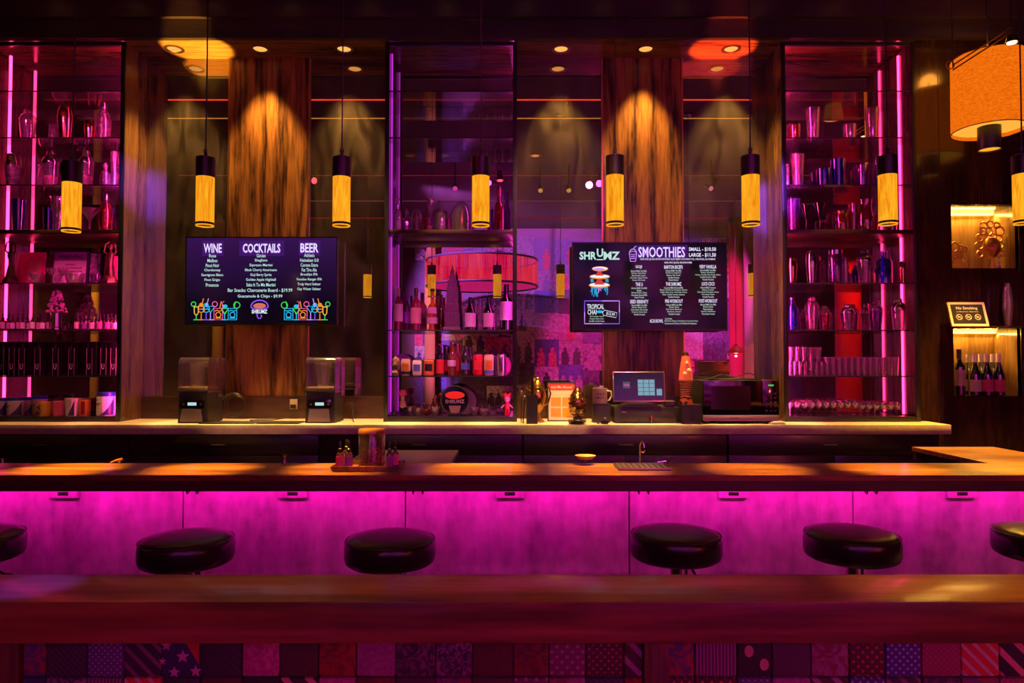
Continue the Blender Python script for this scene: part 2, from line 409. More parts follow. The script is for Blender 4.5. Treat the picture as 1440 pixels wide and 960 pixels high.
# ------------------------------------------------------------------ niche wall on the right
n1 = (xof(1338, 330, NW), xof(1433, 330, NW), zof(377, NW), zof(288, NW))
n2 = (xof(1340, 510, NW), xof(1436, 510, NW), zof(557, NW), zof(463, NW))
xa, xb = n1[0], n1[1]
ND = .34
b = B()
b.span(3.475, xa, NW, NW + .05, 0, ZCEIL).span(xb, 9, NW, NW + .05, 0, ZCEIL)
b.span(xa, xb, NW, NW + .05, n1[3], ZCEIL).span(xa, xb, NW, NW + .05, n2[3], n1[2]).span(xa, xb, NW, NW + .05, 0, n2[2])
wall_niche = struct('wall_niche', b, M_wall, 'glossy dark wood wall with two lit niches')
M_nback = wood('niche_wood', (.20, .10, .025), (.42, .24, .07), 'Z', 5, .2, .5, .6, .08)
E_niche = em('niche_led', (1, .55, .07), 9)
for k, (x0, x1, z0, z1) in enumerate((n1, n2)):
    b = B(); x0, x1 = xa, xb
    b.span(x0 - .02, x0, NW + .01, NW + ND, z0, z1).span(x1, x1 + .02, NW + .01, NW + ND, z0, z1)
    b.span(x0 - .02, x1 + .02, NW + .01, NW + ND, z0 - .02, z0).span(x0 - .02, x1 + .02, NW + .01, NW + ND, z1, z1 + .02)
    b.span(x0 - .02, x1 + .02, NW + ND, NW + ND + .02, z0 - .02, z1 + .02)
    nb = obj('niche_lining', b, M_nback, wall_niche, smooth=False, label=('upper' if k == 0 else 'lower') + ' lit niche lining')
    obj('led_strip', B().span(x0 + .004, x1 - .004, NW + ND - .035, NW + ND - .012, z1 - .022, z1 - .004), E_niche, wall_niche, smooth=False, label='glowing amber light strip along the niche top')
    light('AREA', 'niche_light', ((x0 + x1) / 2, NW + ND - .05, z1 - .03), 4.0, (1, .55, .10), ((x0 + x1) / 2, NW + .1, z0), shape='RECTANGLE', size=x1 - x0, size_y=.02)
zl = zof(459, NW - .08)
obj('niche_ledge', B().span(xa - .05, xb + .10, NW - .16, NW + .0, zl - .018, zl, .003), M_wall, wall_niche, label='dark narrow ledge between the niches')
for px in (1322, 1437):
    x = xof(px, 300, NW)
    obj('panel_joint', B().span(x - .002, x + .002, NW - .002, NW + .01, 0, n1[2] - .0 if px > 1400 else ZCEIL), M_black, wall_niche, smooth=False)

# ------------------------------------------------------------------ back counter and cabinets
zcb = zof(610.5, BCF)
tag(obj('back_counter', B().span(-6, xof(1338, 600, BCF), BCF, MIR - .036, zcb, ZC, .004), M_quartz), 'long pale stone counter under shelves and screens', 'counter')
hx = [xof(p, 628, BCF + .06) for p in (-228, 57, 308, 590, 880, 1166)]
edges = [-5.95] + [(a + b_) / 2 for a, b_ in zip(hx, hx[1:])] + [xof(1320, 600, BCF + .06)]
for i in range(6):
    x0, x1 = edges[i] + .004, edges[i + 1] - .004
    t = thing('base_cabinet', 'dark base cabinet under the stone counter, %s from the left' % ORD[i], 'cabinet', ((x0 + x1) / 2, BCF + .05, 0), group='base cabinets under the back counter')
    hw = (x1 - x0) / 2
    obj('body', B().span(-hw, hw, .02, .56, .08, zcb), M_cab, t, smooth=False)
    dz = zcb - .17
    d = obj('drawer', B().span(-hw + .004, hw - .004, 0, .02, dz, zcb - .012, .002), M_cab, t)
    hp = hx[i] - (x0 + x1) / 2
    obj('handle', B().tube([(hp - .055, -.002, zcb - .09), (hp - .055, -.02, zcb - .088), (hp + .055, -.02, zcb - .088), (hp + .055, -.002, zcb - .09)], .005, 6), M_steel, d)
    for s in (-1, 1):
        dd = obj('door', B().span(min(s * .004, s * (hw - .004)), max(s * .004, s * (hw - .004)), 0, .02, .1, dz - .008, .002), M_cab, t)
        obj('handle', B().tube([(s * .05, -.002, dz - .12), (s * .05, -.022, dz - .12), (s * .05, -.022, dz - .25), (s * .05, -.002, dz - .25)], .005, 6), M_steel, dd)

# ------------------------------------------------------------------ the shelving units
SHY = [127.5, 193, 259.5, 326, 397.5, 463.5, 528.5]
ZSH = [zof(p, UF) for p in SHY]
ZBASE = ZC + .045
E_led = em('pink_led', (1.0, .026, .15), 7.5); E_led2 = em('violet_led', (.42, .02, .50), 1.3); E_ledh = em('added_pink_led', (1.0, .03, .25), 110); E_ledc = em('added_violet_led', (.9, .04, .58), 22)
ZTOP = ZS - .012
def unit(label, x0, x1, shelves, leds, led_mat, hidden):
    t = thing('shelving_unit', label, 'shelving unit', ((x0 + x1) / 2, UF, ZC + .001))
    hw = (x1 - x0) / 2; H = ZTOP - ZC - .001; dep = MIR - UF - .004
    zo = ZC + .001
    for s in (-1, 1):
        obj('side_panel', B().span(min(s * hw, s * (hw - .022)), max(s * hw, s * (hw - .022)), .006, dep, 0, H), M_side, t, smooth=False)
        obj('upright', B().span(min(s * hw, s * (hw - .036)), max(s * hw, s * (hw - .036)), -.012, .006, 0, H, .002), M_black, t)
    obj('base_board', B().span(-hw + .036, hw - .036, -.008, dep, 0, .042, .002), M_black, t)
    obj('top_rail', B().span(-hw + .036, hw - .036, -.01, .02, H - .03, H, .002), M_black, t)
    for k in shelves:
        z = ZSH[k] - zo
        if k == 3: obj('wooden_shelf', B().span(-hw + .023, hw - .023, 0, dep, z - .016, z + .02, .003), M_barface, t, label='thick dark shelf board')
        else:
            g = obj('glass_shelf', B().span(-hw + .023, hw - .023, .002, dep, z - .009, z), G_shelf, t, smooth=False)
            obj('shelf_edge', B().span(-hw + .023, hw - .023, -.003, .0015, z - .0095, z + .0005), M_black, t, smooth=False)
    for (lx, ly, r) in leds:
        obj('led_strip', B().span(lx - (x0 + x1) / 2 - r, lx - (x0 + x1) / 2 + r, ly - UF - r, ly - UF + r, .05, H - .03), led_mat, t, smooth=False, label='glowing vertical light strip')
    lx, lm = hidden  # extra strip added out of view to brighten the shelf items
    obj('led_strip', B().span(lx - (x0 + x1) / 2 - .006, lx - (x0 + x1) / 2 + .006, .012, .024, .05, H - .03), lm, t, smooth=False, label='light strip tucked behind the front upright')
    return t
unit('tall shelving unit with bright pink light strip at far left', XLL, XL0, [0, 1, 2, 3, 4, 5, 6], [(-4.468, 6.14, .0085)], E_led, (XL0 - .029, E_ledh))
unit('tall shelving unit with wine bottles in the middle', XC0, XC1, [0, 1, 3, 5, 6], [(-1.060, 6.10, .006)], E_led2, (XC1 - .029, E_ledc))
unit('tall shelving unit with pink light strip full of glassware at right', XR0, XR1, [0, 1, 2, 3, 4, 5, 6], [(3.444, 6.14, .0085)], E_led, (XR0 + .029, E_ledh))

# ------------------------------------------------------------------ the bar
ZB = zof(668, BF); zbu = zof(691, BF)
XE = 3.48; XI = xof(1390, 649, BB); YE = 5.06; XBL = -4.2
PY = 4.09                      # plane of the pink-lit front panels
t = thing('bar_counter', 'long wooden bar counter with magenta-lit front panels', 'bar', (0, 0, 0))
obj('bar_top', B().prismz([(XBL, BF), (XE, BF), (XE, YE), (XI, YE), (XI, BB), (XBL, BB)], ZB - .03, ZB), M_bar, t, smooth=False, label='warm wooden bar top turning the corner')
obj('apron', B().span(XBL, XE, BF + .004, BF + .05, zbu, ZB - .03).span(XE - .05, XE - .004, BF + .05, YE - .01, zbu, ZB - .03).span(XI + .004, XE - .05, YE - .05, YE - .004, zbu, ZB - .03), M_barface, t, smooth=False, label='dark edge board below the bar top')
obj('carcass', B().span(XBL, XE - .3, PY + .022, BB - .03, .0, ZB - .03).span(XI + .05, XE - .3, BB - .03, YE - .05, 0, ZB - .03), M_cab, t, smooth=False)
M_plaster = None
m, n, l = nt('stained_plaster'); bs = n['Principled BSDF']; bs.inputs['Roughness'].default_value = .75
tc_ = n.new('ShaderNodeTexCoord'); mp_ = n.new('ShaderNodeMapping'); mp_.inputs['Scale'].default_value = (4.0, 1, 1.1); l.new(tc_.outputs['Object'], mp_.inputs[0])
na = n.new('ShaderNodeTexNoise'); na.inputs['Scale'].default_value = 1.6; na.inputs['Detail'].default_value = 9; na.inputs['Roughness'].default_value = .65; l.new(mp_.outputs[0], na.inputs['Vector'])
nb_ = n.new('ShaderNodeTexNoise'); nb_.inputs['Scale'].default_value = 14; nb_.inputs['Detail'].default_value = 8; l.new(tc_.outputs['Object'], nb_.inputs['Vector'])
ad = n.new('ShaderNodeMath'); ad.operation = 'MULTIPLY_ADD'; ad.inputs[1].default_value = .35; l.new(nb_.outputs['Fac'], ad.inputs[0]); l.new(na.outputs['Fac'], ad.inputs[2])
r_ = n.new('ShaderNodeValToRGB'); e_ = r_.color_ramp.elements; e_[0].position = .46; e_[1].position = .86; e_[0].color = (.34, .30, .33, 1); e_[1].color = (.80, .75, .78, 1)
l.new(ad.outputs[0], r_.inputs['Fac']); l.new(r_.outputs['Color'], bs.inputs['Base Color'])
M_plaster = m
seams = [xof(p, 740, PY) for p in (-57, 257, 570, 885, 1200, 1514)]
for x0, x1 in zip(seams, seams[1:]):
    obj('front_panel', B().span(x0 + .004, x1 - .004, PY, PY + .02, .12, zbu + .03, .002), M_plaster, t)
obj('toe_kick', B().span(XBL, XE - .3, PY + .03, PY + .05, 0, .12), M_black, t, smooth=False)
for px in (92, 413, 717, 1030, 1350):
    x = xof(px, 695, PY); z = zof(694, PY)
    o = obj('outlet_box', B().span(x - .085, x + .085, PY - .022, PY - .001, z - .022, z + .04, .004), M_plaster, t)
    obj('socket', B().span(x - .03, x + .03, PY - .024, PY - .0215, z - .006, z + .014, .001), M_black, o)
for px in (270, 583, 896, 1212):
    for d in (0, .055):
        x = xof(px, 692, PY) + d; z = zof(692, PY)
        obj('coat_hook', B().tube([(x, PY - .001, z + .04), (x, PY - .03, z + .035), (x, PY - .045, z + .005), (x, PY - .06, z + .003), (x, PY - .068, z + .02)], .005, 6), M_black, t)
E_bar = em('magenta_led', (1.0, .003, .50), 30)
obj('led_strip', B().span(XBL, XE - .1, PY - .15, PY - .125, zbu + .040, zbu + .047), E_bar, t, smooth=False, label='magenta light strip under the bar top')
# stainless work top on the bartender's side
x0, x1 = xof(500, 640, 4.6), xof(645, 633, 4.94)
t = thing('steel_worktop', 'stainless steel worktop behind the bar beside the tray', 'worktop', ((x0 + x1) / 2, 4.6, 0))
obj('top', B().box(0, 0, ZB - .022, x1 - x0, .66, .03, .003), M_steel, t)
for sx in (-1, 1):
    for sy in (-1, 1):
        obj('leg', B().tube([(sx * ((x1 - x0) / 2 - .04), sy * .28, 0), (sx * ((x1 - x0) / 2 - .04), sy * .28, ZB - .037)], .018, 10), M_steel, t)

# ------------------------------------------------------------------ partition with wooden cap and necktie patchwork in the foreground
LF = 2.09; LB = 2.36; ZL = zof(846, LF); zlu = zof(905, LF)
t = thing('partition', 'low partition with thick wooden cap and necktie patchwork', 'partition', (0, 0, 0))
obj('cap', B().span(-2.6, 2.6, LF, LB, zlu, ZL, .004), M_ledge, t, label='thick reddish wooden cap board')
obj('core', B().span(-2.6, 2.6, LF + .075, LB - .04, 0, zlu), M_black, t, smooth=False)
M_stile = wood('stile_wood', (.07, .02, .012), (.26, .09, .04), 'Z', 5, .4, .2, .6)
PYT = LF + .05
for a, c in ((-40, 30), (905, 940)):
    obj('stile', B().span(xof(a, 930, PYT), xof(c, 930, PYT), LF + .035, LF + .075, 0, zlu, .003), M_stile, t)
def tie(name, c1, c2, kind, sc=60, ang=.78):
    m, n, l = nt(name); b = n['Principled BSDF']; b.inputs['Roughness'].default_value = .65
    b.inputs['Sheen Weight'].default_value = .3
    tc = n.new('ShaderNodeTexCoord'); mp = n.new('ShaderNodeMapping'); mp.inputs['Rotation'].default_value = (0, ang, 0); l.new(tc.outputs['Object'], mp.inputs[0])
    r = n.new('ShaderNodeValToRGB'); e = r.color_ramp.elements; r.color_ramp.interpolation = 'CONSTANT' if kind != 'noise' else 'LINEAR'
    e[0].color = (*c1, 1); e[1].color = (*c2, 1)
    if kind == 'stripe':
        wv = n.new('ShaderNodeTexWave'); wv.inputs['Scale'].default_value = sc; wv.bands_direction = 'X'; l.new(mp.outputs[0], wv.inputs['Vector']); e[1].position = .72
        l.new(wv.outputs['Fac'], r.inputs['Fac'])
    elif kind == 'dot':
        v = n.new('ShaderNodeTexVoronoi'); v.voronoi_dimensions = '2D'; v.inputs['Scale'].default_value = sc; v.inputs['Randomness'].default_value = 0.0
        sp = n.new('ShaderNodeSeparateXYZ'); cb = n.new('ShaderNodeCombineXYZ'); l.new(mp.outputs[0], sp.inputs[0]); l.new(sp.outputs['X'], cb.inputs['X']); l.new(sp.outputs['Z'], cb.inputs['Y']); l.new(cb.outputs[0], v.inputs['Vector'])
        e[0].color = (*c2, 1); e[1].color = (*c1, 1); e[1].position = .22; l.new(v.outputs['Distance'], r.inputs['Fac'])
    else:
        ns = n.new('ShaderNodeTexNoise'); ns.inputs['Scale'].default_value = sc; ns.inputs['Distortion'].default_value = 2; l.new(mp.outputs[0], ns.inputs['Vector'])
        e[0].position = .42; e[1].position = .62; l.new(ns.outputs['Fac'], r.inputs['Fac'])
    l.new(r.outputs['Color'], b.inputs['Base Color'])
    return m
BLK = (.02, .015, .03)
TIES = [(30, 62, tie('tie_floral', (.05, .05, .16), (.28, .015, .04), 'noise', 22)), (62, 120, tie('tie_black_stripe', BLK, (.07, .03, .06), 'stripe', 24)),
        (120, 172, tie('tie_dotted', (.10, .06, .22), (.45, .35, .7), 'dot', 75)), (172, 226, tie('tie_wide_stripe', BLK, (.22, .07, .16), 'stripe', 9)),
        (226, 281, tie('tie_navy', (.02, .02, .10), (.03, .03, .12), 'noise', 30)), (281, 339, tie('tie_black', BLK, (.05, .02, .035), 'stripe', 18)),
        (339, 392, tie('tie_magenta', (.50, .04, .30), (.75, .15, .5), 'noise', 25)), (392, 447, tie('tie_dark_brown', (.05, .02, .015), (.08, .03, .02), 'noise', 60)),
        (447, 500, tie('tie_red_leaf', (.15, .006, .014), (.34, .03, .02), 'noise', 16)), (500, 556, tie('tie_mauve', (.30, .06, .25), (.45, .12, .38), 'noise', 70)),
        (556, 612, tie('tie_paisley', BLK, (.20, .04, .14), 'noise', 26)), (612, 664, tie('tie_paisley_grey', (.03, .02, .04), (.30, .12, .28), 'noise', 40)),
        (664, 722, tie('tie_plain_maroon', (.07, .012, .012), (.09, .018, .016), 'noise', 20)), (722, 772, tie('tie_maroon_flower', (.08, .01, .018), (.2, .02, .02), 'noise', 14)),
        (772, 824, tie('tie_violet_check', (.18, .03, .12), (.55, .18, .45), 'dot', 45)), (824, 878, tie('tie_red_net', (.05, .008, .02), (.55, .02, .06), 'dot', 60)),
        (878, 905, tie('tie_band', (.05, .015, .015), (.42, .16, .4), 'stripe', 7)),
        (940, 978, tie('tie_slate_flower', (.07, .05, .14), (.35, .02, .03), 'noise', 14)), (978, 1038, tie('tie_lilac_plaid', (.10, .03, .10), (.42, .12, .38), 'stripe', 30, 0)),
        (1038, 1087, tie('tie_coin', (.012, .01, .015), (.02, .014, .02), 'noise', 15)), (1087, 1142, tie('tie_plum_stripe', (.06, .02, .05), (.10, .035, .08), 'stripe', 40)),
        (1142, 1196, tie('tie_burgundy_scroll', (.22, .02, .06), (.36, .13, .3), 'noise', 18)), (1196, 1247, tie('tie_red_snake', (.06, .01, .02), (.6, .03, .05), 'dot', 50)),
        (1247, 1298, tie('tie_indigo_dots', (.05, .03, .25), (.6, .5, .85), 'dot', 60)), (1298, 1354, tie('tie_crimson_weave', (.30, .03, .10), (.45, .06, .2), 'dot', 80)),
        (1354, 1408, tie('tie_red_regimental', (.75, .03, .06), (.75, .6, .7), 'stripe', 11)), (1408, 1462, tie('tie_black_pink', (.015, .01, .015), (.85, .25, .4), 'stripe', 6))]
zr0 = zof(953, PYT)
for row in range(2):
    for i, (a, c, mt) in enumerate(TIES):
        x0, x1 = xof(a, 930, PYT), xof(c, 930, PYT)
        if row: mt = TIES[(i * 7 + 4) % len(TIES)][2]
        z1 = zlu - .002 if row == 0 else zr0 - .002
        z0 = zr0 if row == 0 else zr0 - .17
        p = obj('patch', B().box(0, 0, 0, x1 - x0 - .003, .02, z1 - z0 - .003, .007), mt, t, loc=((x0 + x1) / 2, LF + .066, (z0 + z1) / 2))
        if row == 0 and a == 226:
            bb = B(); 
            for (sx, sz, sr) in ((-.045, .035, .017), (.005, .002, .021), (-.02, -.045, .018), (.045, -.042, .019), (-.056, -.012, .012)):
                pts = [(sx + (sr if k % 2 == 0 else sr * .42) * math.sin(k * PI / 5), sz + (sr if k % 2 == 0 else sr * .42) * math.cos(k * PI / 5)) for k in range(10)]
                bb.prism(pts, -.0125, -.0095)
            obj('star', bb, pm('star_print', (.7, .25, .6), .6), p, smooth=False)
            bb = B().prism([(.012, .047), (.054, .047), (.054, -.02)], -.0122, -.0095)
            obj('red_corner', bb, M_redp, p, smooth=False)
        if row == 0 and a == 1038:
            bb = B()
            for sx, sz in ((-.018, .018), (.028, -.022)):
                bb.lathe([(0, 0), (.016, 0), (.016, .003), (0, .003)], 16)
                q = bb.bm.verts[:] if False else None
            bb.bm.free(); bb = B()
            for sx, sz in ((-.018, .018), (.028, -.022)):
                disc(bb, sx, sz, .014, .018, -.0118)
            obj('medallion', bb, pm('medallion_print', (.7, .3, .35), .6) if 'medallion_print' not in MATS else MATS['medallion_print'], p, smooth=False)

# ceiling downlights added to light the partition cap
for x, e, colr, lab, sz in ((-1.0, 160, (1, .36, .05), 'warm ceiling downlight over the partition left half', 30), (1.75, 900, (1, .48, .06), 'strong amber ceiling downlight over the partition right end', 24), (.35, 190, (1, .22, .05), 'dim red-orange ceiling downlight over the partition middle', 22), (-1.53, 3000, (.10, .03, 1), 'violet ceiling downlight over the partition left end', 5)):
    t = thing('added_room_downlight', lab, 'downlight', (x, 2.25, ZCEIL))
    obj('trim_ring', CACHE['dl_ring'], None, t); obj('lens', CACHE['dl_lens'], None, t)
    light('SPOT', 'added_room_beam', (x, 2.25, ZCEIL - .03), e, colr, (x, 2.25, 0), spot_size=math.radians(sz), spot_blend=.8, shadow_soft_size=.03)

# ------------------------------------------------------------------ bar stools
def stool(px, wpx, top, label):
    Y = 3.30 + BF - 3.8
    p = at(px, top, Y); R = .212
    zt = p.z
    t = thing('bar_stool', label, 'bar stool', (p.x, Y, 0), group='round black bar stools')
    def cush():
        b = B().lathe([(0, -.002), (R * .55, .0), (R * .80, -.004), (R * .93, -.012), (R * .985, -.026), (R, -.05), (R * 1.0, -.095), (R * .97, -.118), (R * .90, -.128), (0, -.128)], 40)
        return b.mesh('cushion', M_leather, ang=60)
    s = obj('seat', cached('stool_seat', cush), None, t, loc=(0, 0, zt))
    obj('piping', cached('stool_pipe', lambda: B().torus((0, 0, -.020), R * .972, .005, 'Z', 40, 6).mesh('piping', M_leather)), None, s)
    obj('seat_plate', cached('stool_plate', lambda: B().lathe([(0, -.128), (.12, -.128), (.11, -.145), (0, -.145)], 24).mesh('plate', M_black)), None, t, loc=(0, 0, zt))
    obj('column', B().lathe([(.0, .02), (.035, .02), (.035, zt - .36), (.028, zt - .35), (.028, zt - .143), (0, zt - .143)], 20), M_chrome, t)
    obj('gas_lever', cached('stool_lev', lambda: B().tube([(.03, -.02, -.15), (.07, -.04, -.16), (.09, -.06, -.19), (.12, -.09, -.205), (.15, -.10, -.207)], .006, 6).mesh('lever', M_chrome)), None, t, loc=(0, 0, zt), rot=(0, 0, {887: 2.6}.get(0, random.uniform(-.5, 3.2))))
    obj('guide_rod', B().tube([(.048, .0, zt - .144), (.048, 0, zt - .36)], .008, 8), M_chrome, t)
    obj('foot_ring', B().torus((0, 0, .30), .17, .012, 'Z', 28, 8).tube([(0, 0, .30), (0, .17, .30)], .01, 8), M_chrome, t)
    obj('base', B().lathe([(0, 0), (.21, 0), (.21, .008), (.12, .02), (.05, .035), (0, .035)], 32), M_chrome, t)
for px, top, lab in ((-38, 746, 'round black stool cut off at the left edge of the picture'), (263, 752, 'round black stool, second from the left, below the left blender'),
                     (549, 752, 'round black stool in front of the tray with the candy jar'), (950, 745, 'round black stool in front of the small faucet'),
                     (1197, 745, 'round black stool left of the right edge stool'), (1468, 743, 'round black stool cut off at the right edge of the picture')):
    stool(px, 124, top, lab)

# ------------------------------------------------------------------ pendant lamps over the bar
m, n, l = nt('veneer_lampshade')
for x in list(n): n.remove(x)
o_ = n.new('ShaderNodeOutputMaterial'); e_ = n.new('ShaderNodeEmission'); tc_ = n.new('ShaderNodeTexCoord'); mp_ = n.new('ShaderNodeMapping')
oi = n.new('ShaderNodeObjectInfo'); cb = n.new('ShaderNodeVectorMath'); cb.operation = 'ADD'; l.new(tc_.outputs['Object'], cb.inputs[0]); l.new(oi.outputs['Location'], cb.inputs[1])
l.new(cb.outputs[0], mp_.inputs[0]); mp_.inputs['Scale'].default_value = (1, 1, .13)
n1_ = n.new('ShaderNodeTexNoise'); n1_.inputs['Scale'].default_value = 46; n1_.inputs['Detail'].default_value = 7; n1_.inputs['Distortion'].default_value = 1.2; l.new(mp_.outputs[0], n1_.inputs['Vector'])
r_ = n.new('ShaderNodeValToRGB'); q = r_.color_ramp.elements; q[0].position = .30; q[1].position = .66; q[0].color = (.80, .20, .003, 1); q[1].color = (1.0, .45, .018, 1)
l.new(n1_.outputs['Fac'], r_.inputs['Fac']); l.new(r_.outputs['Color'], e_.inputs[0]); e_.inputs[1].default_value = 1.05; l.new(e_.outputs[0], o_.inputs[0])
M_shade = m
E_bulb = em('pendant_bulb', (1, .55, .12), 2.6)
YP = 4.025
PEND = [(100, 257, 326, 228), (288, 249, 318, 222), (480, 249, 318, 222), (676, 248, 318, 222), (865, 247, 317, 220), (1056, 247, 317, 220), (1249, 246, 316, 220), (1439, 245, 315, 219)]
PLAB = ['hanging cylinder pendant lamp in front of the left shelves', 'hanging cylinder pendant lamp left of the drinks menu heading', 'hanging cylinder pendant lamp above the right edge of the drinks menu',
        'hanging cylinder pendant lamp in front of the middle shelves', 'hanging cylinder pendant lamp above the smoothie menu title', 'hanging cylinder pendant lamp right of the smoothie menu',
        'hanging cylinder pendant lamp in front of the right shelves', 'hanging cylinder pendant lamp cut off by the right picture edge']
for i, (px, a, c, top) in enumerate(PEND):
    p = at(px, c, YP); L = zof(a, YP) - p.z; C = zof(top, YP) - zof(a, YP); R = .0505
    t = thing('pendant_lamp', PLAB[i], 'pendant lamp', p, group='cylinder pendant lamps over the bar')
    obj('shade', B().lathe([(R, .012), (R, L), (R - .003, L), (R - .003, .012), (R, .012)], 28), M_shade, t, label='glowing wood veneer shade')
    obj('bottom_ring', B().lathe([(R + .001, .008), (R + .001, .02), (R - .004, .02), (R - .004, .008), (R + .001, .008)], 28), M_black, t)
    obj('rim', B().lathe([(R, 0), (R, .0075), (R - .004, .0075), (R - .004, 0), (R, 0)], 28), M_shade, t)
    obj('diffuser', B().lathe([(0, .03), (R - .005, .03), (R - .005, .033), (0, .033)], 24), E_bulb, t)
    obj('cap', B().lathe([(0, L - .002), (R + .003, L - .002), (R + .003, L + C), (R - .004, L + C + .003), (0, L + C + .003)], 28), M_black, t, label='black cylindrical lamp cap')
    obj('strain_relief', B().lathe([(0, L + C), (.012, L + C), (.008, L + C + .03), (.0, L + C + .03)], 10).torus((0, 0, L + C + .04), .011, .003, 'Y', 12, 6), M_black, t)
    obj('cord', B().tube([(0, 0, L + C + .03), (.002, 0, L + C + .4), (0, 0, ZCEIL - p.z)], .004, 6), M_black, t)
    obj('canopy', B().lathe([(0, ZCEIL - p.z - .03), (.05, ZCEIL - p.z - .025), (.055, ZCEIL - p.z), (0, ZCEIL - p.z)], 20), M_black, t)
    light('SPOT', 'pendant_beam', (p.x, p.y, p.z - .01), E_PEND, (1, .42, .05), (p.x, p.y, 0), spot_size=math.radians(29), spot_blend=.9, shadow_soft_size=.04)

# ------------------------------------------------------------------ drum lamp and spot rail at the right
YD = 5.60
p = at(1391, 184, YD); zt_ = zof(82, YD); R = 46.5 * YD / F; H = zt_ - p.z
m, n, l = nt('linen_drum_shade')
for x in list(n): n.remove(x)
o_ = n.new('ShaderNodeOutputMaterial'); e_ = n.new('ShaderNodeEmission'); tc_ = n.new('ShaderNodeTexCoord'); mp_ = n.new('ShaderNodeMapping'); mp_.inputs['Scale'].default_value = (1, 1, 3)
l.new(tc_.outputs['Object'], mp_.inputs[0]); n1_ = n.new('ShaderNodeTexNoise'); n1_.inputs['Scale'].default_value = 40; n1_.inputs['Detail'].default_value = 8; l.new(mp_.outputs[0], n1_.inputs['Vector'])
r_ = n.new('ShaderNodeValToRGB'); q = r_.color_ramp.elements; q[0].position = .3; q[1].position = .7; q[0].color = (.72, .10, .002, 1); q[1].color = (1.0, .20, .005, 1)
l.new(n1_.outputs['Fac'], r_.inputs['Fac']); l.new(r_.outputs['Color'], e_.inputs[0]); e_.inputs[1].default_value = 1.0; l.new(e_.outputs[0], o_.inputs[0])
M_linen = m
t = thing('drum_lamp', 'large orange linen drum lamp hanging at upper right', 'hanging lamp', p)
obj('shade', B().lathe([(R, 0), (R * .985, H), (R * .985 - .004, H), (R - .004, 0), (R, 0)], 48), M_linen, t, label='glowing orange linen shade')
obj('rim', B().torus((0, 0, 0), R, .004, 'Z', 48, 6).torus((0, 0, H), R * .985, .004, 'Z', 48, 6), M_brass, t)
obj('diffuser', B().lathe([(.085, .03), (R - .006, .03), (R - .006, .034), (.085, .034), (.085, .03)], 40), em('drum_diffuser', (1, .42, .045), 1.1), t)
zb_ = zof(211, YD) - p.z
obj('inner_cylinder', B().lathe([(.083, zb_), (.083, .10), (.078, .10), (.078, zb_), (.083, zb_)], 28), M_black, t, label='dark inner cylinder below the shade')
obj('inner_lens', B().lathe([(0, zb_ + .012), (.078, zb_ + .012), (.078, zb_ + .02), (0, zb_ + .02)], 24), em('drum_lens', (1, .38, .03), 1.1), t)
obj('cord', B().tube([(0, 0, H), (0, 0, ZCEIL - p.z)], .006, 6).tube([(-R * .95, 0, H), (0, 0, H + .0)], .004, 6).tube([(R * .95, 0, H), (0, 0, H)], .004, 6), M_black, t)
light('SPOT', 'drum_beam', p + Vector((0, 0, zb_ - .02)), 1500, (1, .45, .05), (p.x - .15, p.y - .75, 1.0), spot_size=math.radians(74), spot_blend=.8, shadow_soft_size=.07)
light('POINT', 'drum_bulb', p + Vector((0, 0, H + .12)), 5, (1, .35, .04), shadow_soft_size=.08)
a, c = at(1340, 95, 5.2), at(1422, 42, 5.2)
t = thing('spot_rail', 'brass twin rod with a small spotlight above the drum lamp', 'light rail', (a + c) / 2)
d = (c - a) / 2
for k in (-.018, .018): obj('rod', B().tube([-d + Vector((0, 0, k)), d + Vector((0, 0, k))], .006, 8), M_brass, t)
sp = at(1423, 60, 5.2) - (a + c) / 2
obj('spot_head', B().lathe([(0, .06), (.03, .055), (.045, 0), (.04, 0), (0, .02)], 18, sp), M_black, t)
obj('spot_lens', B().lathe([(0, -.004), (.034, -.004), (.034, .006), (0, .006)], 16, sp), em('spot_lens', (1, .75, .4), 3), t)
for sg in (1, -1): obj('drop_rod', B().tube([d * sg, Vector((d.x * sg, 0, ZCEIL - (a + c).z / 2))], .004, 6), M_black, t)
obj('end_hook', B().torus(-d + Vector((-.02, 0, .02)), .03, .004, 'Y', 14, 6), M_brass, t)

# ================================================================== menu screens
YT = 6.15
m, n, l = nt('drinks_screen'); bs = n['Principled BSDF']
bs.inputs['Base Color'].default_value = (.004, .003, .006, 1); bs.inputs['Roughness'].default_value = .12
tc_ = n.new('ShaderNodeTexCoord'); sx_ = n.new('ShaderNodeSeparateXYZ'); l.new(tc_.outputs['Generated'], sx_.inputs[0])
gr = n.new('ShaderNodeValToRGB'); q = gr.color_ramp.elements; q[0].position = .22; q[0].color = (.006, .003, .012, 1); q[1].position = 1.0; q[1].color = (.060, .012, .130, 1)
l.new(sx_.outputs['Z'], gr.inputs['Fac']); ns_ = n.new('ShaderNodeTexNoise'); ns_.inputs['Scale'].default_value = 2.5; l.new(tc_.outputs['Generated'], ns_.inputs['Vector'])
mm = n.new('ShaderNodeMix'); mm.data_type = 'RGBA'; mm.blend_type = 'MULTIPLY'; mm.inputs['Factor'].default_value = .5; l.new(gr.outputs['Color'], mm.inputs['A']); l.new(ns_.outputs['Color'], mm.inputs['B'])
l.new(mm.outputs['Result'], bs.inputs['Emission Color']); bs.inputs['Emission Strength'].default_value = .75
M_scr1 = m
M_scr2 = pm('smoothie_screen', (.003, .002, .004), .08, emis=(.004, .003, .006), es=1.0, spec=.15)
M_bezel = pm('tv_bezel', (.03, .02, .02), .3, .6)
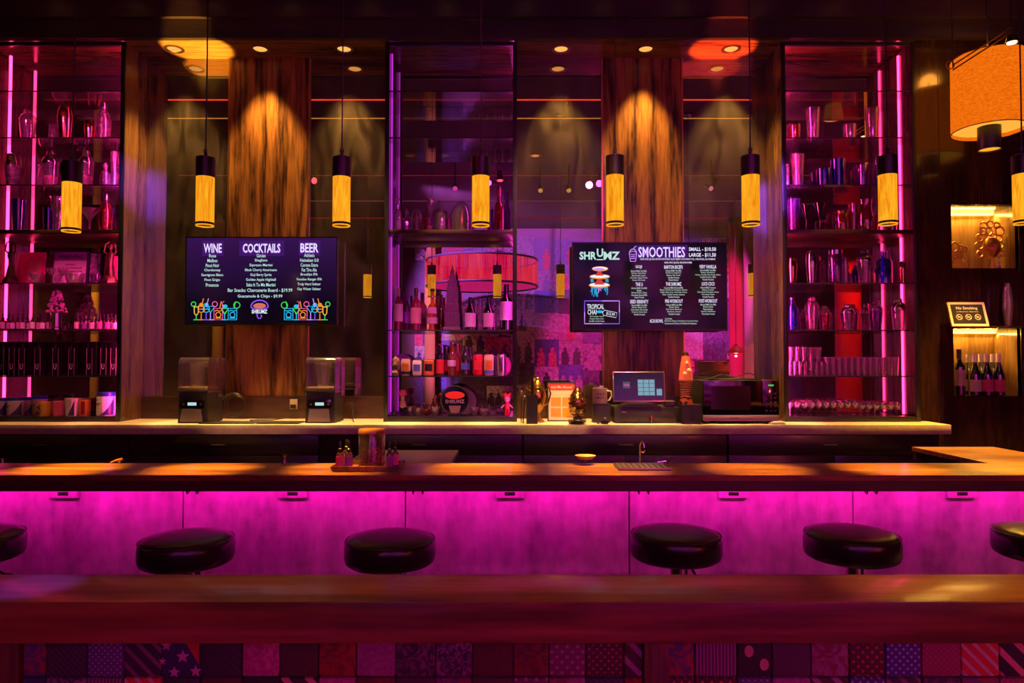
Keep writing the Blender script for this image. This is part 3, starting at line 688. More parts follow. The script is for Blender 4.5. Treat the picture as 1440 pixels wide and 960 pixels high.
def screen(label, px0, px1, py0, py1, mat):
    c = at((px0 + px1) / 2, py1, YT); z1 = zof(py0, YT); hw = (px1 - px0) / 2 * YT / F; H = z1 - c.z
    t = thing('menu_screen', label, 'television', c)
    obj('housing', B().span(-hw, hw, .006, .05, 0, H, .004), M_blackm, t)
    obj('screen', B().span(-hw + .008, hw - .008, -.002, .007, .016, H - .01), mat, t, smooth=False)
    b = B(); bw = .009
    b.span(-hw, hw, -.006, .008, H - bw, H).span(-hw, hw, -.006, .008, 0, .015).span(-hw, -hw + bw, -.006, .008, .015, H - bw).span(hw - bw, hw, -.006, .008, .015, H - bw)
    obj('bezel', b, M_brass if False else M_bezel, t, smooth=False)
    obj('wall_bracket', B().span(-.2, .2, .05, MIR - .022 - YT, H * .35, H * .65), M_black, t, smooth=False)
    return t, c
tv1, c1 = screen('wall screen with purple wine, cocktail and beer menu', 260, 474, 333, 456.5, M_scr1)
K = YT / F
def P1(px, py): return ((px - 367) * K * 1.0 + 0, zof(py, YT) - c1.z)
def row(s, px, py, wpx, hpx, P, bold=.0): x, z = P(px, py); return (s, x, z, wpx * K, hpx * K, bold)
# headings with their glow
it = [row('WINE', 298, 349, 25, 12, P1, .012), row('COCKTAILS', 367, 349, 52, 12, P1, .012), row('BEER', 434.5, 348.5, 25, 12, P1, .012)]
text_obj('heading_text', it, E_title, tv1, -.0050)
text_obj('heading_glow', [(s, x, z, w_ * 1.03, h_ * 1.14, .035) for s, x, z, w_, h_, bo in it], E_lav, tv1, -.0042)
b = B()
for s, x, z, w_, h_, bo in it: b.box(x, -.0026, z, w_ * 1.22, .0006, h_ * 1.8, .0)
obj('heading_halo', b, E_halo2, tv1, smooth=False, kind='stuff')
it = []
for i, (s, w_) in enumerate((('Rose', 10), ('Malbec', 14.5), ('Pinot Noir', 19), ('Chardonnay', 23), ('Sauvignon Blanc', 31), ('Pinot Grigio', 22), ('Prosecco', 18))): it.append(row(s, 298, 359.5 + i * 6.85, w_, 4.8, P1, .012))
for i, (s, w_) in enumerate((('Gimlet', 13), ('Sbagliato', 18), ('Espresso Martini', 32), ('Black Cherry Americano', 45), ('Goji Berry Spritz', 30), ('Golden Apple Highball', 42), ('Sake It To Me Martini', 41))): it.append(row(s, 366.5, 359.5 + i * 6.8, w_, 4.8, P1, .012))
for i, (s, w_) in enumerate((('Athletic', 15), ('Heineken 0.0', 26), ('Corona Extra', 24.5), ('Fat Tire Ale', 21), ('Brooklyn IPA', 24), ('Voodoo Ranger IPA', 36), ('Truly Hard Seltzer', 33), ('Gay Water Seltzer', 33.5))): it.append(row(s, 434.5, 359 + i * 6.8, w_, 4.8, P1, .012))
it.append(row('Bar Snacks: Charcuterie Board - $19.99', 365.5, 408.3, 91, 5.6, P1, .012)); it.append(row('Guacamole & Chips - $9.99', 365.5, 416.8, 63, 5.4, P1, .012))
text_obj('menu_text', it, E_textg, tv1, -.0050)
# neon cocktail drawings
neon = {}
def N(mat):
    if mat.name not in neon: neon[mat.name] = (B(), mat)
    return neon[mat.name][0]
def drink(kind, px, pyb, mats, s=1.0, mir=1):
    x, z = P1(px, pyb); u = K * s; y = -.0048; wd = .0075
    def pts(L): return [(x + mir * a * u, z + c_ * u) for a, c_ in L]
    A, Bm, Cm = mats
    if kind == 'flute':
        ribbon(N(A), pts([(-4, 0), (4, 0)]), wd, y); ribbon(N(A), pts([(0, 0), (0, 6)]), wd, y)
        ribbon(N(Bm), pts([(0, 6), (-2.6, 9), (-3.2, 20)]), wd, y); ribbon(N(Bm), pts([(0, 6), (2.6, 9), (3.2, 20)]), wd, y)
        ribbon(N(Cm), [(a, c_) for a, c_ in circ(x - mir * 4 * u, z + 22 * u, 3.2 * u, 14)], wd, y, True); ribbon(N(Bm), pts([(-3.2, 18), (3.2, 18)]), wd, y)
    if kind == 'martini':
        ribbon(N(A), pts([(-5, 0), (5, 0)]), wd, y); ribbon(N(A), pts([(0, 0), (0, 10)]), wd, y)
        ribbon(N(Bm), pts([(0, 10), (-6, 19), (6, 19), (0, 10)]), wd, y); ribbon(N(Cm), circ(x + mir * 6 * u, z + 22 * u, 3.6 * u, 14), wd, y, True)
    if kind == 'rocks':
        ribbon(N(A), pts([(-6, 0), (6, 0), (6, 16), (-6, 16)]), wd, y, True); ribbon(N(Bm), [(a, c_) for a, c_ in circ(x, z + 7 * u, 3.6 * u, 12)], wd, y, True)
        ribbon(N(Bm), pts([(-5, 12), (-2, 13.5), (2, 12), (5, 13.5)]), wd, y); ribbon(N(Cm), pts([(2, 16), (4, 26)]), wd, y)
        ribbon(N(Bm), pts([(-4, 2.5), (4, 2.5)]), wd * 1.4, y)
    if kind == 'goblet':
        ribbon(N(A), pts([(-4.5, 0), (4.5, 0)]), wd, y); ribbon(N(A), pts([(0, 0), (0, 9)]), wd, y)
        ribbon(N(Bm), circ(x, z + 15 * u, 4.6 * u, 16), wd, y, True); ribbon(N(Bm), pts([(-4, 15), (4, 15)]), wd, y); ribbon(N(Cm), pts([(0, 18), (3, 30)]), wd, y)
        disc(N(Bm), x, z + 21 * u, 3.2 * u, 3.0 * u, y + .0004, 10)
    if kind == 'green':
        ribbon(N(A), pts([(-4, 0), (4, 0)]), wd, y); ribbon(N(A), pts([(0, 0), (0, 8)]), wd, y); ribbon(N(Bm), pts([(0, 8), (-5, 16), (5, 16), (0, 8)]), wd * 1.6, y)
        ribbon(N(Cm), pts([(-2, 16), (-4, 24), (-1, 26)]), wd, y); disc(N(E_cyan), x, z + 19 * u, 4 * u, 2.6 * u, y + .0004, 10)
for mir, cx in ((1, 302), (-1, 431)):
    for kind, dx, mats in (('flute', -26, (E_green, E_yell, E_green)), ('goblet', -19, (E_orange, E_orange, E_orange)), ('goblet', -12, (E_violet, E_cyan, E_lav)), ('martini', -6, (E_lav, E_cyan, E_pink)),
                           ('rocks', 5, (E_pink, E_orange, E_orange)), ('green', 14, (E_cyan, E_green, E_pink)), ('rocks', 25, (E_cyan, E_cyan, E_green))):
        drink(kind, cx + mir * dx, 449.5, mats, 1.0, mir)
    x, z = P1(cx + mir * 31, 429); ribbon(N(E_green), circ(x, z, 4.4 * K, 16), .0075, -.0048, True)
# mushroom logo
x, z = P1(365, 431)
b = N(E_violet); ribbon(b, [(x + 12 * K * math.cos(a), z + (9 if math.sin(a) > 0 else 4) * K * math.sin(a)) for a in [2 * PI * i / 28 for i in range(28)]], .011, -.0048, True)
b = N(E_pink) ; disc(N(em('logo_coral', (.85, .20, .14), .8)), x, z + 1.0 * K, 9 * K, 4 * K, -.0044)
ribbon(N(E_violet), [(x + a * K, z - c_ * K) for a, c_ in ((-3, 7), (-3.4, 13), (-1.5, 16.5), (1.5, 16.5), (3.2, 13.5), (1.8, 11.5))], .010, -.0048)
x, z = P1(365, 438); text_into(N(E_text).bm, 'SHRUMZ', x, z, 22 * K, 5.5 * K, -.0054, .03)
for k_, (b, mt) in neon.items(): obj('neon_drawing', b, mt, tv1, smooth=False, kind='stuff')

tv2, c2 = screen('wall screen with black smoothie menu and neon mushrooms', 805, 1023, 340.5, 465, M_scr2)
def P2(px, py): return ((px - 914) * K, zof(py, YT) - c2.z)
neon = {}
it = [row('SHR', 827, 359.5, 24, 11.5, P2, .035), row('MZ', 860.5, 359.5, 23, 11.5, P2, .035), row('U', 844, 355.5, 9, 12, P2, .03), row('-', 844, 365, 9, 1.4, P2, .02)]
text_obj('logo_text', it, E_textg, tv2, -.0050)
it = [row('SMOOTHIES', 931, 354.5, 65, 14, P2, -.004)]
text_obj('heading_text', it, E_title, tv2, -.0050)
text_obj('heading_glow', [(s, x, z, w_ * 1.02, h_ * 1.10, .028) for s, x, z, w_, h_, bo in it], E_lav, tv2, -.0042)
b = B(); x, z = P2(931, 354.5); b.box(x, -.0026, z, 74 * K, .0006, 20 * K)
obj('heading_halo', b, E_halo2, tv2, smooth=False)
it = [row('SMALL - $10.50', 988.5, 350.7, 38.5, 6, P2, .02), row('LARGE - $11.50', 988.5, 358.7, 38, 6, P2, .02),
      row('ADD-ONS ($1.00): EXTRA PROTEIN, FLAX SEEDS, COCONUT OIL, CREATINE, GLUTAMINE', 953.5, 364.7, 106, 3.2, P2, .01), row('ADD-ONS ($2.50): MUSHROOMS', 954, 369.5, 39, 3.2, P2, .01)]
HD = [('GOJI', 898.5, 375.5, 9), ('BARTON BICEPS', 947.5, 375.5, 26), ('VERY VANILLA', 996, 375, 24), ('THE U', 899, 399.8, 10), ('THE SHRUMZ', 947.5, 399.3, 22), ('LOCO COCO', 996.3, 399, 18),
      ('SEED SERENITY', 899, 424, 26), ('PRE-WORKOUT', 948, 423.3, 25), ('POST-WORKOUT', 996, 423, 26), ('ACAI BOWL', 923, 451.2, 19)]
for s, px, py, w_ in HD: it.append(row(s, px, py, w_, 5, P2, .015))
text_obj('price_text', it, E_title, tv2, -.0050)
BODY = [(898.5, 381, ('Almond Milk/ Oat Milk', 'Banana, Goji, Dates', 'Maca Powder, Lemon', 'Chocolate Vegan Protein', 'Honey, Chia Seeds')), (947.5, 380.5, ('Almond Milk/ Oat Milk', 'Blueberry, Raspberry', 'Banana, Flax Seeds', 'Vanilla Protein', 'Peanut Butter')),
        (996, 380, ('Almond Milk/ Oat Milk', 'Banana, Strawberry', 'Honey, Vanilla, Flax Seeds, Dates', 'Vanilla Protein, Milk', 'Vanilla Protein')),
        (899, 405, ('Almond Milk/ Oat Milk', 'Banana', 'Peanut Butter, Dates', 'Chocolate Almond Milk', 'Cacao Protein')), (947.5, 404.5, ('Coconut Milk/ Almond Milk', 'Mango, Blueberry, Pineapple, Spinach', 'Ginger, Mushroom, Chia Seeds, Honey', 'Kale, Vanilla Protein, Banana', 'Vanilla Protein')),
        (996, 404.3, ('Almond Milk/ Coconut', 'Banana, Coconut', 'Chia Seeds, Pineapple, Dates', 'Chia Seeds, Agave', 'Vanilla Protein')),
        (899, 429, ('Almond Milk/ Oat Milk', 'Banana, Maple Syrup', 'Chia Seeds, Flax Seeds', 'Cinnamon, Hemp Seeds', 'Vanilla Protein')), (948, 428.5, ('Almond Milk/ Oat Milk', 'Banana, Dates', 'Flax Seeds, Blueberry', 'Blueberry, Granola', 'Vanilla Protein')),
        (996, 428.2, ('Almond Milk/ Oat Milk', 'Banana, Dates', 'Peanut Butter', 'Granola, Strawberry', 'Chocolate Protein'))]
it = []
for px, py, L in BODY:
    for i, s in enumerate(L): it.append(row(s, px, py + i * 3.25, min(46, len(s) * 1.08), 2.6, P2, .02))
it += [row('Acai Sorbet', 940, 448, 10, 2.5, P2, .02), row('Blueberry, Banana, Strawberry, Coconut Honey', 958, 451.3, 47, 2.6, P2, .02), row('Granola and Choice of Drizzle Nut Butters', 957, 454.6, 45, 2.6, P2, .02)]
it += [row('Chia Tea, Mango, Coconut', 839, 445, 20, 2.4, P2, .02), row('Pineapple, Banana, Dates', 839, 448.3, 20, 2.4, P2, .02), row('Oat Milk, Vanilla Protein', 839, 451.6, 22, 2.4, P2, .02)]
text_obj('menu_text', it, em('screen_body_text', (.55, .70, .62), .75), tv2, -.0050)
text_obj('offer_text', [row('TROPICAL', 837.5, 431, 24, 7, P2, .01), row('CHAI', 832.5, 438.7, 12.5, 7, P2, .01), (lambda x, z: ('$12.99', x, z, 12 * K, 4.5 * K, .01, -.2))(*P2(858.5, 441.5))], E_text, tv2, -.0050)
b = N(E_violet); x0, z0 = P2(822, 455); x1, z1 = P2(871, 423); xm = (x0 + x1) / 2; zm = (z0 + z1) / 2
ribbon(N(E_violet), [(x0, zm), (x0, z1), (xm, z1)], .009, -.0048); ribbon(N(E_violet), [(xm, z0), (x1, z0), (x1, zm)], .009, -.0048)
ribbon(N(E_lav), [(xm, z1), (x1, z1), (x1, zm)], .009, -.0047); ribbon(N(E_lav), [(x0, zm), (x0, z0), (xm, z0)], .009, -.0047)
x, z = P2(858, 441.3); ca, sa = math.cos(-.2), math.sin(-.2)
ribbon(N(E_text), [(x + (a * ca - c_ * sa) * K, z + (a * sa + c_ * ca) * K) for a, c_ in ((-9, 3.6), (9, 3.6), (9, -3.6), (-9, -3.6), (-11, 0))], .004, -.0048, True)
x, z = P2(843.5, 438.3); disc(N(E_cyan), x, z, 5 * K, 2 * K, -.0046)
# smoothie cup icon
x, z = P2(890.5, 357.5)
ribbon(N(E_lav), [(x + a * K, z + c_ * K) for a, c_ in ((-5, 0), (-3.5, -10), (3.5, -10), (5, 0))], .008, -.0048, True)
ribbon(N(E_lav), [(x + a * K, z + c_ * K) for a, c_ in [(5.2 * math.cos(i * PI / 8), .5 + 7 * math.sin(i * PI / 8)) for i in range(9)]], .008, -.0048)
ribbon(N(E_lav), [(x + 1 * K, z + 7 * K), (x + 2 * K, z + 10 * K), (x + 4.6 * K, z + 11.5 * K)], .007, -.0048)
for k in (-3, -6): ribbon(N(E_lav), [(x - 3 * K, z + k * K), (x + 3 * K, z + (k + .5) * K)], .008, -.0048)
ribbon(N(E_lav), [(x - 4.6 * K, z + 3 * K), (x, z + 4.5 * K), (x + 4.6 * K, z + 3 * K)], .006, -.0048)
# stacked neon mushrooms
for cx, cy_, rx, rz in ((844, 378, 11.5, 3.6), (843.5, 389, 14.5, 3.6), (843, 401, 15, 4)):
    x, z = P2(cx, cy_)
    disc(N(E_orange), x, z, rx * K, rz * K, -.0046); disc(N(E_text), x, z + .6 * K, rx * K * .93, rz * K * .66, -.0048)
for cx, cy_, w_, h_ in ((843, 384.5, 6, 5), (843, 396.5, 7.5, 6)):
    x, z = P2(cx, cy_); b = N(E_red); v = [b.bm.verts.new((x + a * K, -.0051, z + c_ * K)) for a, c_ in ((-w_, -h_ * .6), (w_, -h_ * .6), (w_ * .35, h_ * .6), (-w_ * .35, h_ * .6))]; b.bm.faces.new(v)
x, z = P2(843, 378); disc(N(E_lav), x - 1 * K, z - .6 * K, 8 * K, 1.8 * K, -.0050)
for k in range(13):
    x, z = P2(832 + k * 1.85, 404); Lk = (8 + 6 * math.sin(k * .55) + random.uniform(-1.5, 1.5)) * K
    ribbon(N(E_cyan if k not in (5, 6, 7) else E_lav), [(x, z), (x + random.uniform(-1, 1) * K, z - Lk * .6), (x + random.uniform(-1.5, 1.5) * K, z - Lk)], .0065, -.0045)
for k in (-1, 1):
    for j in range(3):
        x, z = P2(843 + k * (9 + j * 1.5), 392); ribbon(N(E_cyan), [(x, z), (x + .4 * K, z - 5 * K)], .006, -.0045)
for k_, (b, mt) in neon.items(): obj('neon_drawing', b, mt, tv2, smooth=False, kind='stuff')

# ================================================================== the room behind the camera, seen in the mirrors, with some added lights
m, n, l = nt('poster_print'); bs = n['Principled BSDF']; bs.inputs['Roughness'].default_value = .5
oi = n.new('ShaderNodeObjectInfo'); tc_ = n.new('ShaderNodeTexCoord'); ad = n.new('ShaderNodeVectorMath'); ad.operation = 'ADD'
cx_ = n.new('ShaderNodeCombineXYZ'); mu = n.new('ShaderNodeMath'); mu.operation = 'MULTIPLY'; mu.inputs[1].default_value = 77; l.new(oi.outputs['Random'], mu.inputs[0])
for k in range(3): l.new(mu.outputs[0], cx_.inputs[k])
l.new(tc_.outputs['Object'], ad.inputs[0]); l.new(cx_.outputs[0], ad.inputs[1])
ns_ = n.new('ShaderNodeTexNoise'); ns_.inputs['Scale'].default_value = 5.5; ns_.inputs['Detail'].default_value = 4; ns_.inputs['Distortion'].default_value = 1.0; l.new(ad.outputs[0], ns_.inputs['Vector'])
vo = n.new('ShaderNodeTexVoronoi'); vo.inputs['Scale'].default_value = 7; l.new(ad.outputs[0], vo.inputs['Vector'])
rA = n.new('ShaderNodeValToRGB'); q = rA.color_ramp.elements; rA.color_ramp.interpolation = 'CONSTANT'
q[0].color = (.75, .65, .72, 1); q[1].position = .25; q[1].color = (.12, .08, .16, 1)
for pz, cc in ((.42, (.75, .10, .16)), (.52, (.55, .5, .6)), (.66, (.10, .12, .35)), (.78, (.7, .45, .55)), (.9, (.04, .03, .05))):
    e = rA.color_ramp.elements.new(pz); e.color = (*cc, 1)
l.new(oi.outputs['Random'], rA.inputs['Fac'])
rB = n.new('ShaderNodeValToRGB'); q = rB.color_ramp.elements; rB.color_ramp.interpolation = 'CONSTANT'; q[0].color = (.05, .03, .06, 1); q[1].position = .35; q[1].color = (.8, .15, .2, 1)
for pz, cc in ((.55, (.06, .04, .08)), (.8, (.85, .75, .8))):
    e = rB.color_ramp.elements.new(pz); e.color = (*cc, 1)
fr = n.new('ShaderNodeMath'); fr.operation = 'FRACT'; mu2 = n.new('ShaderNodeMath'); mu2.operation = 'MULTIPLY'; mu2.inputs[1].default_value = 13.7; l.new(oi.outputs['Random'], mu2.inputs[0]); l.new(mu2.outputs[0], fr.inputs[0]); l.new(fr.outputs[0], rB.inputs['Fac'])
def mth(op, a, b=None, c=None):
    q_ = n.new('ShaderNodeMath'); q_.operation = op
    for k_, v_ in enumerate((a, b, c)):
        if v_ is None: continue
        if isinstance(v_, (int, float)): q_.inputs[k_].default_value = v_
        else: l.new(v_, q_.inputs[k_])
    return q_.outputs[0]
sp_ = n.new('ShaderNodeSeparateXYZ'); l.new(tc_.outputs['Object'], sp_.inputs[0])
nf = n.new('ShaderNodeTexNoise'); nf.inputs['Scale'].default_value = 16; nf.inputs['Detail'].default_value = 6; l.new(ad.outputs[0], nf.inputs['Vector'])
wob_ = mth('MULTIPLY_ADD', nf.outputs['Fac'], .10, -.05)
cnt = mth('FLOOR', mth('MULTIPLY_ADD', mth('FRACT', mth('MULTIPLY', oi.outputs['Random'], 31.3)), 3.0, 1.0))
xr = mth('DIVIDE', mth('SUBTRACT', mth('FRACT', mth('MULTIPLY', mth('DIVIDE', mth('ADD', sp_.outputs['X'], .27), .54), cnt)), .5), cnt)     # -.5/cnt .. .5/cnt
xx = mth('ADD', mth('MULTIPLY', xr, .54), wob_)
zz_ = mth('ADD', sp_.outputs['Z'], wob_)
hd1 = mth('ADD', mth('POWER', mth('DIVIDE', xx, .040), 2.0), mth('POWER', mth('DIVIDE', mth('SUBTRACT', zz_, .075), .048), 2.0))
bd1 = mth('ADD', mth('POWER', mth('DIVIDE', xx, .088), 4.0), mth('POWER', mth('DIVIDE', mth('ADD', zz_, .17), .20), 4.0))
fig = mth('LESS_THAN', mth('MINIMUM', hd1, bd1), 1.0)
usef = mth('GREATER_THAN', mth('FRACT', mth('MULTIPLY', oi.outputs['Random'], 57.7)), .3)
blob = mth('GREATER_THAN', ns_.outputs['Fac'], .54)
mask = mth('ADD', mth('MULTIPLY', fig, usef), mth('MULTIPLY', blob, mth('SUBTRACT', 1.0, usef)))
mA = n.new('ShaderNodeMix'); mA.data_type = 'RGBA'; l.new(mask, mA.inputs['Factor']); l.new(rA.outputs['Color'], mA.inputs['A']); l.new(rB.outputs['Color'], mA.inputs['B'])
mB = n.new('ShaderNodeMix'); mB.data_type = 'RGBA'; mB.blend_type = 'MULTIPLY'; mB.inputs['Factor'].default_value = .75; l.new(mA.outputs['Result'], mB.inputs['A'])
rg_ = n.new('ShaderNodeValToRGB'); q = rg_.color_ramp.elements; q[0].position = .35; q[0].color = (.15, .15, .15, 1); q[1].position = .6; q[1].color = (1, 1, 1, 1); l.new(nf.outputs['Fac'], rg_.inputs['Fac']); l.new(rg_.outputs['Color'], mB.inputs['B'])
l.new(mB.outputs['Result'], bs.inputs['Base Color'])
M_poster = m
rng = random.Random(3)
pw = .555; X = -2.25; ci = 0
while X < 5.7:
    Z = 4.62 - rng.uniform(0, .2); wq = pw
    while Z > .7:
        hq = rng.choice((.50, .56, .62, .74))
        th = .004 + rng.uniform(0, .01)
        obj('poster', B().box(0, 0, 0, wq - .006, th, hq - .006), M_poster, wall_rear, loc=(X + wq / 2, REAR + .006 + th / 2, Z - hq / 2), smooth=False)
        Z -= hq
    X += wq; ci += 1
# fringed red ring lamp
YV = 13.55; YR = 2 * MIR - YV
c = at(678, 403, YV); zt2 = zof(367, YV); R = 78 * YV / F; H = zt2 - c.z
loc = Vector((c.x, YR, c.z))
t = thing('fringe_chandelier', 'large round red fringed lamp reflected in the mirror', 'chandelier', loc)
m, n, l = nt('red_fringe')
for x in list(n): n.remove(x)
o_ = n.new('ShaderNodeOutputMaterial'); e_ = n.new('ShaderNodeEmission'); tc_ = n.new('ShaderNodeTexCoord'); sx_ = n.new('ShaderNodeSeparateXYZ'); l.new(tc_.outputs['Object'], sx_.inputs[0])
ns_ = n.new('ShaderNodeTexNoise'); ns_.inputs['Scale'].default_value = 9; mp_ = n.new('ShaderNodeMapping'); mp_.inputs['Scale'].default_value = (1, 1, .12); l.new(tc_.outputs['Object'], mp_.inputs[0]); l.new(mp_.outputs[0], ns_.inputs['Vector'])
r_ = n.new('ShaderNodeValToRGB'); q = r_.color_ramp.elements; q[0].position = .35; q[0].color = (.60, .002, .05, 1); q[1].position = .80; q[1].color = (1.0, .06, .09, 1); l.new(ns_.outputs['Fac'], r_.inputs['Fac'])
l.new(r_.outputs['Color'], e_.inputs[0]); e_.inputs[1].default_value = 1.5; l.new(e_.outputs[0], o_.inputs[0])
b = B()
for k in range(220):
    a0 = 2 * PI * k / 220; a1 = a0 + 2 * PI / 220 * .86; rr = R * (1 + .006 * math.sin(k * 2.3))
    v = [b.bm.verts.new((rr * math.cos(a), rr * math.sin(a), zz)) for a, zz in ((a0, .03), (a1, .03), (a1, H - .02), (a0, H - .02))]; b.bm.faces.new(v)
obj('fringe', b, m, t, smooth=False, kind='stuff', label='glowing red thread fringe')
obj('top_ring', B().torus((0, 0, H), R, .022, 'Z', 48, 6), M_black, t); obj('bottom_ring', B().torus((0, 0, 0), R, .022, 'Z', 48, 6), M_black, t)
obj('bottom_diffuser', B().lathe([(0, .01), (R - .03, .01), (R - .03, .014), (0, .014)], 40), em('fringe_diffuser', (.75, .015, .22), 1.0), t)
obj('hanger', B().tube([(0, 0, .01), (0, 0, ZCEIL - c.z)], .012, 6).tube([(-R, 0, H), (0, 0, H + .3), (R, 0, H)], .006, 6), M_black, t)
# coloured light strips on the ceiling
for (py, mt, rad, lab, zz) in ((141, em('red_strip', (1, .05, .02), 2.0), .006, 'red light strip on the ceiling just above the bar', 4.74), (167, em('amber_strip', (1, .42, .08), .8), .004, 'thin amber ceiling strip behind the red one', 4.74),
                          (247, em('red_strip_far', (1, .02, .03), .35), .008, 'dim red ceiling strip in the middle of the room', 4.74), (283, em('pink_strip_far', (1, .25, .4), .2), .007, 'faint pink ceiling strip farther back', 4.74), (307, em('red_strip_back', (1, .02, .03), .3), .010, 'dim red ceiling strip near the poster wall', 4.74)):
    t_ = (zz - HC) / ((zof(py, 1.0) - HC))
    Y = 2 * MIR - t_
    tag(obj('light_strip', B().span(-5.5, 5.5, Y - rad, Y + rad, zz, ZCEIL), mt, smooth=False), lab, 'light strip')
# stage lights
def stage(px, py, YV, colr, label, energy, target, size=40, lens=6.0, r=.05, blend=.6):
    c = at(px, py, YV); loc = Vector((c.x, 2 * MIR - YV, min(c.z, ZCEIL - .12)))
    t = thing('stage_light', label, 'stage light', loc)
    d = (Vector(target) - loc).normalized(); q = d.to_track_quat('-Z', 'Y').to_matrix().to_4x4()
    obj('can', B().lathe([(r * 1.25, 0), (r * 1.3, .02), (r * 1.1, .16), (0, .17)], 18).xform(q), M_black, t)
    obj('lens', B().lathe([(0, 0), (r * 1.2, .004), (r * 1.2, .012), (0, .012)], 18).xform(q), em('stage_lens_' + str(len(MATS)), colr, lens), t)
    obj('yoke', B().tube([(0, 0, .05), (0, 0, ZCEIL - loc.z)], .012, 8), M_black, t)
    if energy: light('SPOT', 'stage_beam', loc + d * .03, energy * E_STAGE, colr, target, spot_size=math.radians(size), spot_blend=blend, shadow_soft_size=.05)
RED = (1, .02, .03); VIO = (.32, .06, 1.0); MAG = (1, .03, .5)
stage(442, 254, 11.0, RED, 'red stage light reflected beside the drinks menu', 120, (2.4, 6.2, 2.5), 22, 14, .04)
stage(703, 254, 11.0, RED, 'red stage light reflected in the middle shelves', 18, (.0, 2.2, .9), 70, 14, .04)
stage(688, 257, 11.2, VIO, 'violet stage light beside the red one', 5200, (-3.33, 6.14, 3.2), 5.0, 10, .035)
stage(843, 258, 11.0, VIO, 'violet stage light reflected beside the right veneer panel', 5200, (2.32, 6.14, 3.1), 6, 12, .045)
stage(829, 259, 10.9, MAG, 'pink stage light next to the violet one', 120, (0, 5.7, 1.2), 64, 8, .03)
stage(600, 347, 15.0, VIO, 'violet stage light above the fringed lamp at left', 0, (.5, REAR, 2.6), 80, 14, .06)
stage(681, 345, 15.0, VIO, 'violet stage light above the fringed lamp at right', 0, (1.5, REAR, 2.0), 80, 14, .05)
stage(1002, 262, 11.4, MAG, 'magenta stage light aimed at the poster wall', 4500, (3.4, REAR, 2.0), 60, 2, .04)  # this and the next fixture are added to light the posters
stage(560, 262, 11.4, (.58, .12, 1), 'violet stage light aimed at the poster wall', 11000, (.6, REAR, 2.6), 70, 2, .04)
PNK = (1, .03, .30)  # fixtures below are added as coloured fill for shelves and niches
for px, tgt, colr, e, lab, sz in ((380, (-3.95, 6.1, 3.55), PNK, 520, 'pink stage light aimed at the upper left shelves', 14), (400, (-3.95, 6.1, 2.0), PNK, 520, 'pink stage light aimed at the lower left shelves', 14),
                                  (900, (2.9, 6.1, 3.5), PNK, 300, 'pink stage light aimed at the upper right shelves', 13), (920, (2.9, 6.1, 2.0), PNK, 420, 'pink stage light aimed at the lower right shelves', 13), (1000, (4.1, 6.0, 2.0), (1, .25, .35), 260, 'rosy stage light aimed at the niches', 9), (640, (-.52, 6.1, 1.95), (1, .07, .55), 520, 'purple-pink stage light aimed at the middle shelves', 13)):
    stage(px, 265, 10.6, colr, lab, e, tgt, sz, 1.0, .03, .5)
def uplight(x, y, tgt, e, colr, label, size):  # added floor lamps, out of view, to colour the soffit
    t = thing('uplight', label, 'uplight', (x, y, 0))
    obj('can', B().lathe([(0, 0), (.06, 0), (.06, .10), (.052, .10), (.050, .03), (0, .03)], 20), M_black, t)
    obj('lens', B().lathe([(0, .085), (.05, .085), (.05, .09), (0, .09)], 18), em('uplight_lens_' + str(len(MATS)), colr, 4), t)
    light('SPOT', 'fill_uplight_beam', (x, y, .12), e, colr, tgt, spot_size=math.radians(size), spot_blend=.35, shadow_soft_size=.02)
uplight(-2.68, 5.33, (-2.775, 6.07, ZS), 5200, (1, .50, .06), 'amber uplight on the aisle floor under the left soffit', 8.2)
uplight(1.77, 5.33, (1.86, 6.07, ZS), 4600, (1, .10, .02), 'red uplight on the aisle floor under the right soffit', 8.0)
t = thing('added_light_bar', 'low red light bar standing on the floor opposite the partition', 'light bar', (0, .7, 0))  # tube added below the view to redden the partition face
obj('tube', B().tube([(-2.2, 0, .10), (2.2, 0, .10)], .03, 12), em('red_tube', (1, .02, .15), 3.4), t)
for sx in (-1, 1): obj('stand', B().tube([(sx * 2.0, 0, 0), (sx * 2.0, 0, .08)], .02, 8), M_black, t); obj('foot', B().lathe([(0, 0), (.15, 0), (.15, .015), (0, .02)], 20, (sx * 2.0, 0, 0)), M_black, t)
for px, tgt, e, lab in ((760, (.38, 5.85, 1.28), 420, 'amber stage light aimed at the trophy urn'), (800, (1.15, 5.8, 1.28), 360, 'amber stage light aimed at the order tablet'), (330, (-2.1, 5.85, 1.3), 420, 'amber stage light aimed at the blenders')):  # added warm fill for the things on the counter
    stage(px, 268, 10.8, (1, .5, .12), lab, e, tgt, 11, .8, .03, .6)
# columns and lamps at the back of the room
def column(px0, px1, YV, mt, label, e, colr):
    x0, x1 = xof(px0, 480, YV), xof(px1, 480, YV); Y = 2 * MIR - YV; r = (x1 - x0) / 2
    t = thing('column', label, 'column', ((x0 + x1) / 2, Y, 0))
    obj('shaft', B().lathe([(0, .1), (r, .1), (r, ZCEIL - .12), (0, ZCEIL - .12)], 24), mt, t)
    obj('plinth', B().lathe([(0, 0), (r * 1.15, 0), (r * 1.15, .1), (0, .1)], 24), M_black, t); obj('capital', B().lathe([(0, ZCEIL - .12), (r * 1.12, ZCEIL - .12), (r * 1.12, ZCEIL), (0, ZCEIL)], 24), M_black, t)
    light('SPOT', 'column_light', ((x0 + x1) / 2, Y + 1.3, ZCEIL - .1), e, colr, ((x0 + x1) / 2, Y, 1.7), spot_size=math.radians(50), spot_blend=.5, shadow_soft_size=.05)
M_colr = pm('red_column', (.75, .05, .04), .5); M_cola = pm('ochre_column', (.65, .42, .10), .6)
column(1176, 1210, 14.4, M_colr, 'red-lit column reflected behind the right shelves', 520, (1, .05, .03))
